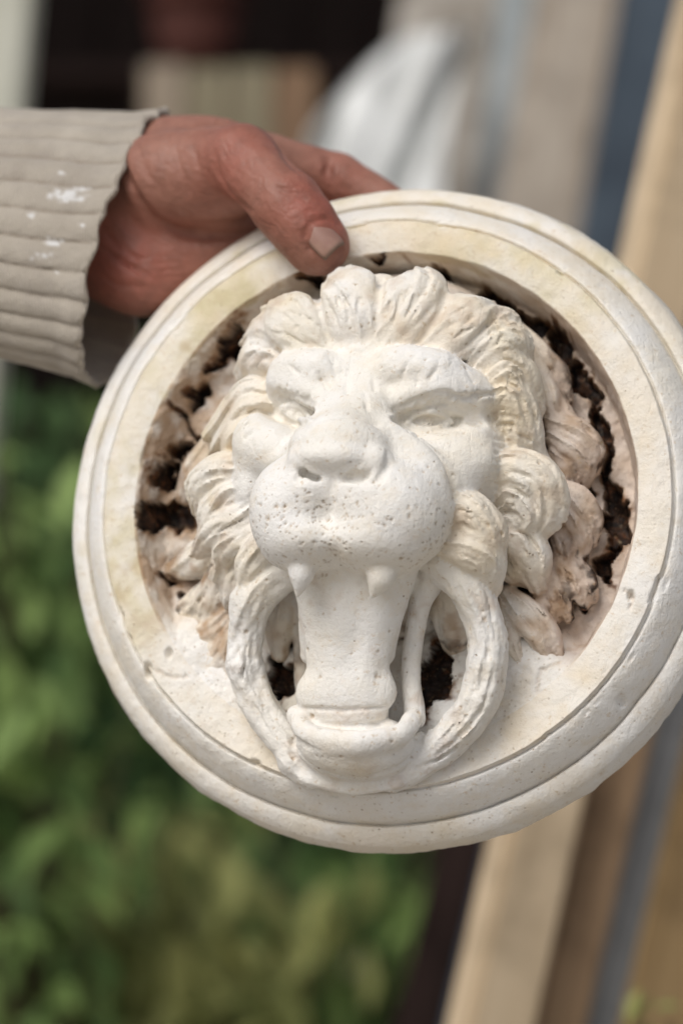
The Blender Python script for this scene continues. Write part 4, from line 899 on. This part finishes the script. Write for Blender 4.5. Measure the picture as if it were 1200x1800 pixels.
# crate of odd boards
crate = empty('wooden_crate', (B(410, 0, 3.25).x, 3.25, bz)); tag(crate, 'low crate of olive and tan boards behind the wrist', 'crate')
cw = 300 / FPX * 3.25; ch = (440 - 105) / FPX * 3.25
cm = [wood('tan_crate_board', (0.30, 0.24, 0.18), (0.36, 0.30, 0.23)), wood('olive_crate_board', (0.22, 0.19, 0.125), (0.29, 0.255, 0.17)), wood('brown_crate_board', (0.20, 0.12, 0.07), (0.28, 0.18, 0.11))]
for i in range(4):
    o = link('slat', box_mesh('slat', cw / 4 - 0.004, 0.014, ch * (1.0, .96, .98, .97)[i], 0.002), cm[(0, 1, 1, 2)[i]], crate); o.location = (-cw / 2 + cw / 4 * (i + .5), -0.10, ch * 0.49)
for sx in (-1, 1): link('side', box_mesh('side', 0.014, 0.18, ch * .95, 0.002), cm[2], crate).location = (sx * (cw / 2 - 0.007), 0.0, ch * .48)
link('back_panel', box_mesh('back_panel', cw, 0.012, ch * .95, 0.002), cm[2], crate).location = (0, 0.098, ch * .48)
link('crate_base', box_mesh('crate_base', cw - 0.03, 0.18, 0.012, 0.002), cm[2], crate).location = (0, 0, 0.008)
# clay pot in the shade
def lathe(name, prof, mat, seg=32):
    V = []; n = len(prof)
    for k in range(seg):
        a = 2 * math.pi * k / seg
        V += [(r * math.cos(a), r * math.sin(a), z) for r, z in prof]
    Q = [(k * n + i, ((k + 1) % seg) * n + i, ((k + 1) % seg) * n + i + 1, k * n + i + 1) for k in range(seg) for i in range(n - 1)]
    return np_mesh(name, V, Q)
pot = empty('clay_pot', B(345, 40, 4.4)); pot.location.z -= 0.10; tag(pot, 'dim red clay pot on the shelf in the dark shed', 'pot')
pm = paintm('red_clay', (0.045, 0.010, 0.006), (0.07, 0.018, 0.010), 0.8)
link('pot_body', lathe('pot_body', [(0.001, 0), (0.055, 0), (0.06, 0.005), (0.085, 0.13), (0.080, 0.13), (0.055, 0.02), (0.001, 0.015)], pm), pm, pot)
link('pot_rim', lathe('pot_rim', [(0.083, 0.125), (0.094, 0.127), (0.096, 0.155), (0.090, 0.16), (0.080, 0.155), (0.080, 0.125)], pm), pm, pot)
shelf = empty('shed_shelf', (pot.location.x, 4.4, 0)); tag(shelf, 'dark shelf carrying the clay pot in the shed', 'shelf')
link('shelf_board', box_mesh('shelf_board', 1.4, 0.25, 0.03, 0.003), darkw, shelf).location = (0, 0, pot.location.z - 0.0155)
for sx in (-0.66, 0.66): link('upright', box_mesh('upright', 0.05, 0.2, pot.location.z - 0.031, 0.003), darkw, shelf).location = (sx, 0, (pot.location.z - 0.031) / 2)
# shed wall of planks, the dim interior's shade put into their near-black colour
shed = empty('shed_wall', (0, 5.4, 0)); tag(shed, 'plank wall of the shed behind everything, shade put into its dark brown colour', 'wall')
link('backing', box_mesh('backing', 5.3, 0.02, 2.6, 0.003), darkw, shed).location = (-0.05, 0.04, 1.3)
pme = box_mesh('plank', 0.145, 0.022, 2.6, 0.003); pmt = wood('shade_toned_planks', (0.006, 0.0045, 0.0045), (0.013, 0.009, 0.008), 40, 0.9, 0.03); pme.materials.append(pmt)
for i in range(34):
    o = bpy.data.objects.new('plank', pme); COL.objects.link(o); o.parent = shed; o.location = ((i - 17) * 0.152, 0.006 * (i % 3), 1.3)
# ------------------------------------------------------------------ foliage
def leafmat(name, c1, c2):
    m = MT(name); n = m.noise(9, 3, 0.5); r = m.n.new('ShaderNodeAttribute'); r.attribute_name = 'tint'
    col = m.mix(m.math('ADD', m.math('MULTIPLY', r.outputs['Fac'], 0.8), m.math('MULTIPLY', n, 0.2)), c1, c2)
    tr = m.n.new('ShaderNodeBsdfTranslucent'); m.l(col, tr.inputs[0]); mx = m.n.new('ShaderNodeMixShader'); mx.inputs[0].default_value = 0.28
    mm = m.done(col, 0.5, None, 0.2); m.l(m.b.outputs[0], mx.inputs[1]); m.l(tr.outputs[0], mx.inputs[2]); m.l(mx.outputs[0], m.out.inputs[0]); return mm
LM = [leafmat('green_leaf', (0.035, 0.08, 0.022), (0.29, 0.41, 0.13)), leafmat('yellow_green_leaf', (0.10, 0.13, 0.03), (0.62, 0.62, 0.24)), leafmat('deep_green_leaf', (0.02, 0.05, 0.022), (0.16, 0.28, 0.10))]
barkm = wood('twig_bark', (0.06, 0.04, 0.025), (0.11, 0.08, 0.05))
LEAF = np.array([(0, 0, 0), (.15, .22, .03), (.22, .5, .04), (.13, .8, 0), (0, 1.1, -.08), (-.13, .8, 0), (-.22, .5, .04), (-.15, .22, .03), (0, .3, -.03), (0, .6, -.04), (0, .85, -.05)], float)
LT = np.array([(0, 1, 8), (1, 2, 9), (1, 9, 8), (2, 3, 10), (2, 10, 9), (3, 4, 10), (0, 8, 7), (8, 9, 6), (8, 6, 7), (9, 10, 5), (9, 5, 6), (10, 4, 5)])
def bush(name, label, base, height, spread, nst, nlf, size, mat, seed, group, depth=0.6):
    r = np.random.default_rng(seed); root = empty(name, base); tag(root, label, 'bush', group)
    bm = bmesh.new(); LV = []; LF = []; TT = []
    for s_ in range(nst):
        a = r.uniform(0, 2 * math.pi); q = math.sqrt(r.uniform(0, 1)); tip = np.array([q * spread * math.cos(a), q * spread * depth * math.sin(a), height * r.uniform(.72, 1.02)])
        p0 = np.array([0.08 * spread * math.cos(a), 0.08 * spread * math.sin(a), 0]); C = catmull([p0, p0 * .5 + tip * np.array([.35, .35, .5]) + r.normal(0, .02, 3), tip], 9)
        prev = None
        for i, c in enumerate(C):
            rr = 0.007 * (1 - i / 9) + 0.0015; vs = [bm.verts.new(c + rr * np.array([math.cos(k * 2.094), math.sin(k * 2.094), 0])) for k in range(3)]
            if prev: [bm.faces.new((prev[k], prev[(k + 1) % 3], vs[(k + 1) % 3], vs[k])) for k in range(3)]
            prev = vs
        m_ = nlf // nst
        for j in range(m_):
            t = 1 - 0.85 * r.uniform(0, 1) ** 1.3; f = t * 8; i = min(int(f), 7); c = C[i] * (1 - (f - i)) + C[i + 1] * (f - i)
            c = c + r.normal(0, 0.7 * size, 3); s = size * r.uniform(.55, 1.25)
            yw, pt, rl = math.pi + r.normal(0, 0.9), r.normal(-.75, .4), r.normal(0, .4)
            Rm = np.array(Matrix.Rotation(yw, 3, 'Z') @ Matrix.Rotation(pt, 3, 'X') @ Matrix.Rotation(rl, 3, 'Y'))
            LF.append(LT + len(LV) * 11); LV.append((LEAF * s) @ Rm.T + c); TT.append(np.full(11, r.uniform(0, 1)))
    me = bpy.data.meshes.new('stems'); bm.to_mesh(me); bm.free(); link('stems', me, barkm, root)
    fo = link('foliage', np_mesh('foliage', np.concatenate(LV), np.concatenate(LF), attrs=dict(tint=np.concatenate(TT))), mat, root); fo['kind'] = 'stuff'
    return root
G = 'bushes growing behind the plaque'
def bs(x, d): v = B(x, 0, d); return (v.x, d, 0)
bush('leafy_bush', 'yellow green bush low at the left, nearest to the camera', bs(290, 2.6), 0.71, 0.26, 18, 620, 0.08, LM[1], 1, G)
bush('leafy_bush', 'fresh green bush below the left side of the plaque', bs(20, 2.35), 1.10, 0.17, 20, 700, 0.06, LM[0], 2, G)
bush('leafy_bush', 'green bush under the bottom of the plaque, left of the dark board', bs(600, 2.9), 0.70, 0.30, 20, 700, 0.07, LM[0], 3, G)
bush('leafy_bush', 'deep green bush standing tall behind the others at left', bs(170, 4.2), 1.24, 0.5, 24, 1250, 0.09, LM[2], 4, G)
bush('leafy_bush', 'deep green bush behind the bottom centre of the plaque', bs(480, 4.2), 0.86, 0.42, 18, 900, 0.085, LM[2], 5, G)
bush('leafy_bush', 'small yellow green plant in the bottom right corner', bs(1185, 1.27), 0.75, 0.06, 12, 700, 0.022, LM[1], 6, G)
print('bg', round(time.time() - T0, 1))
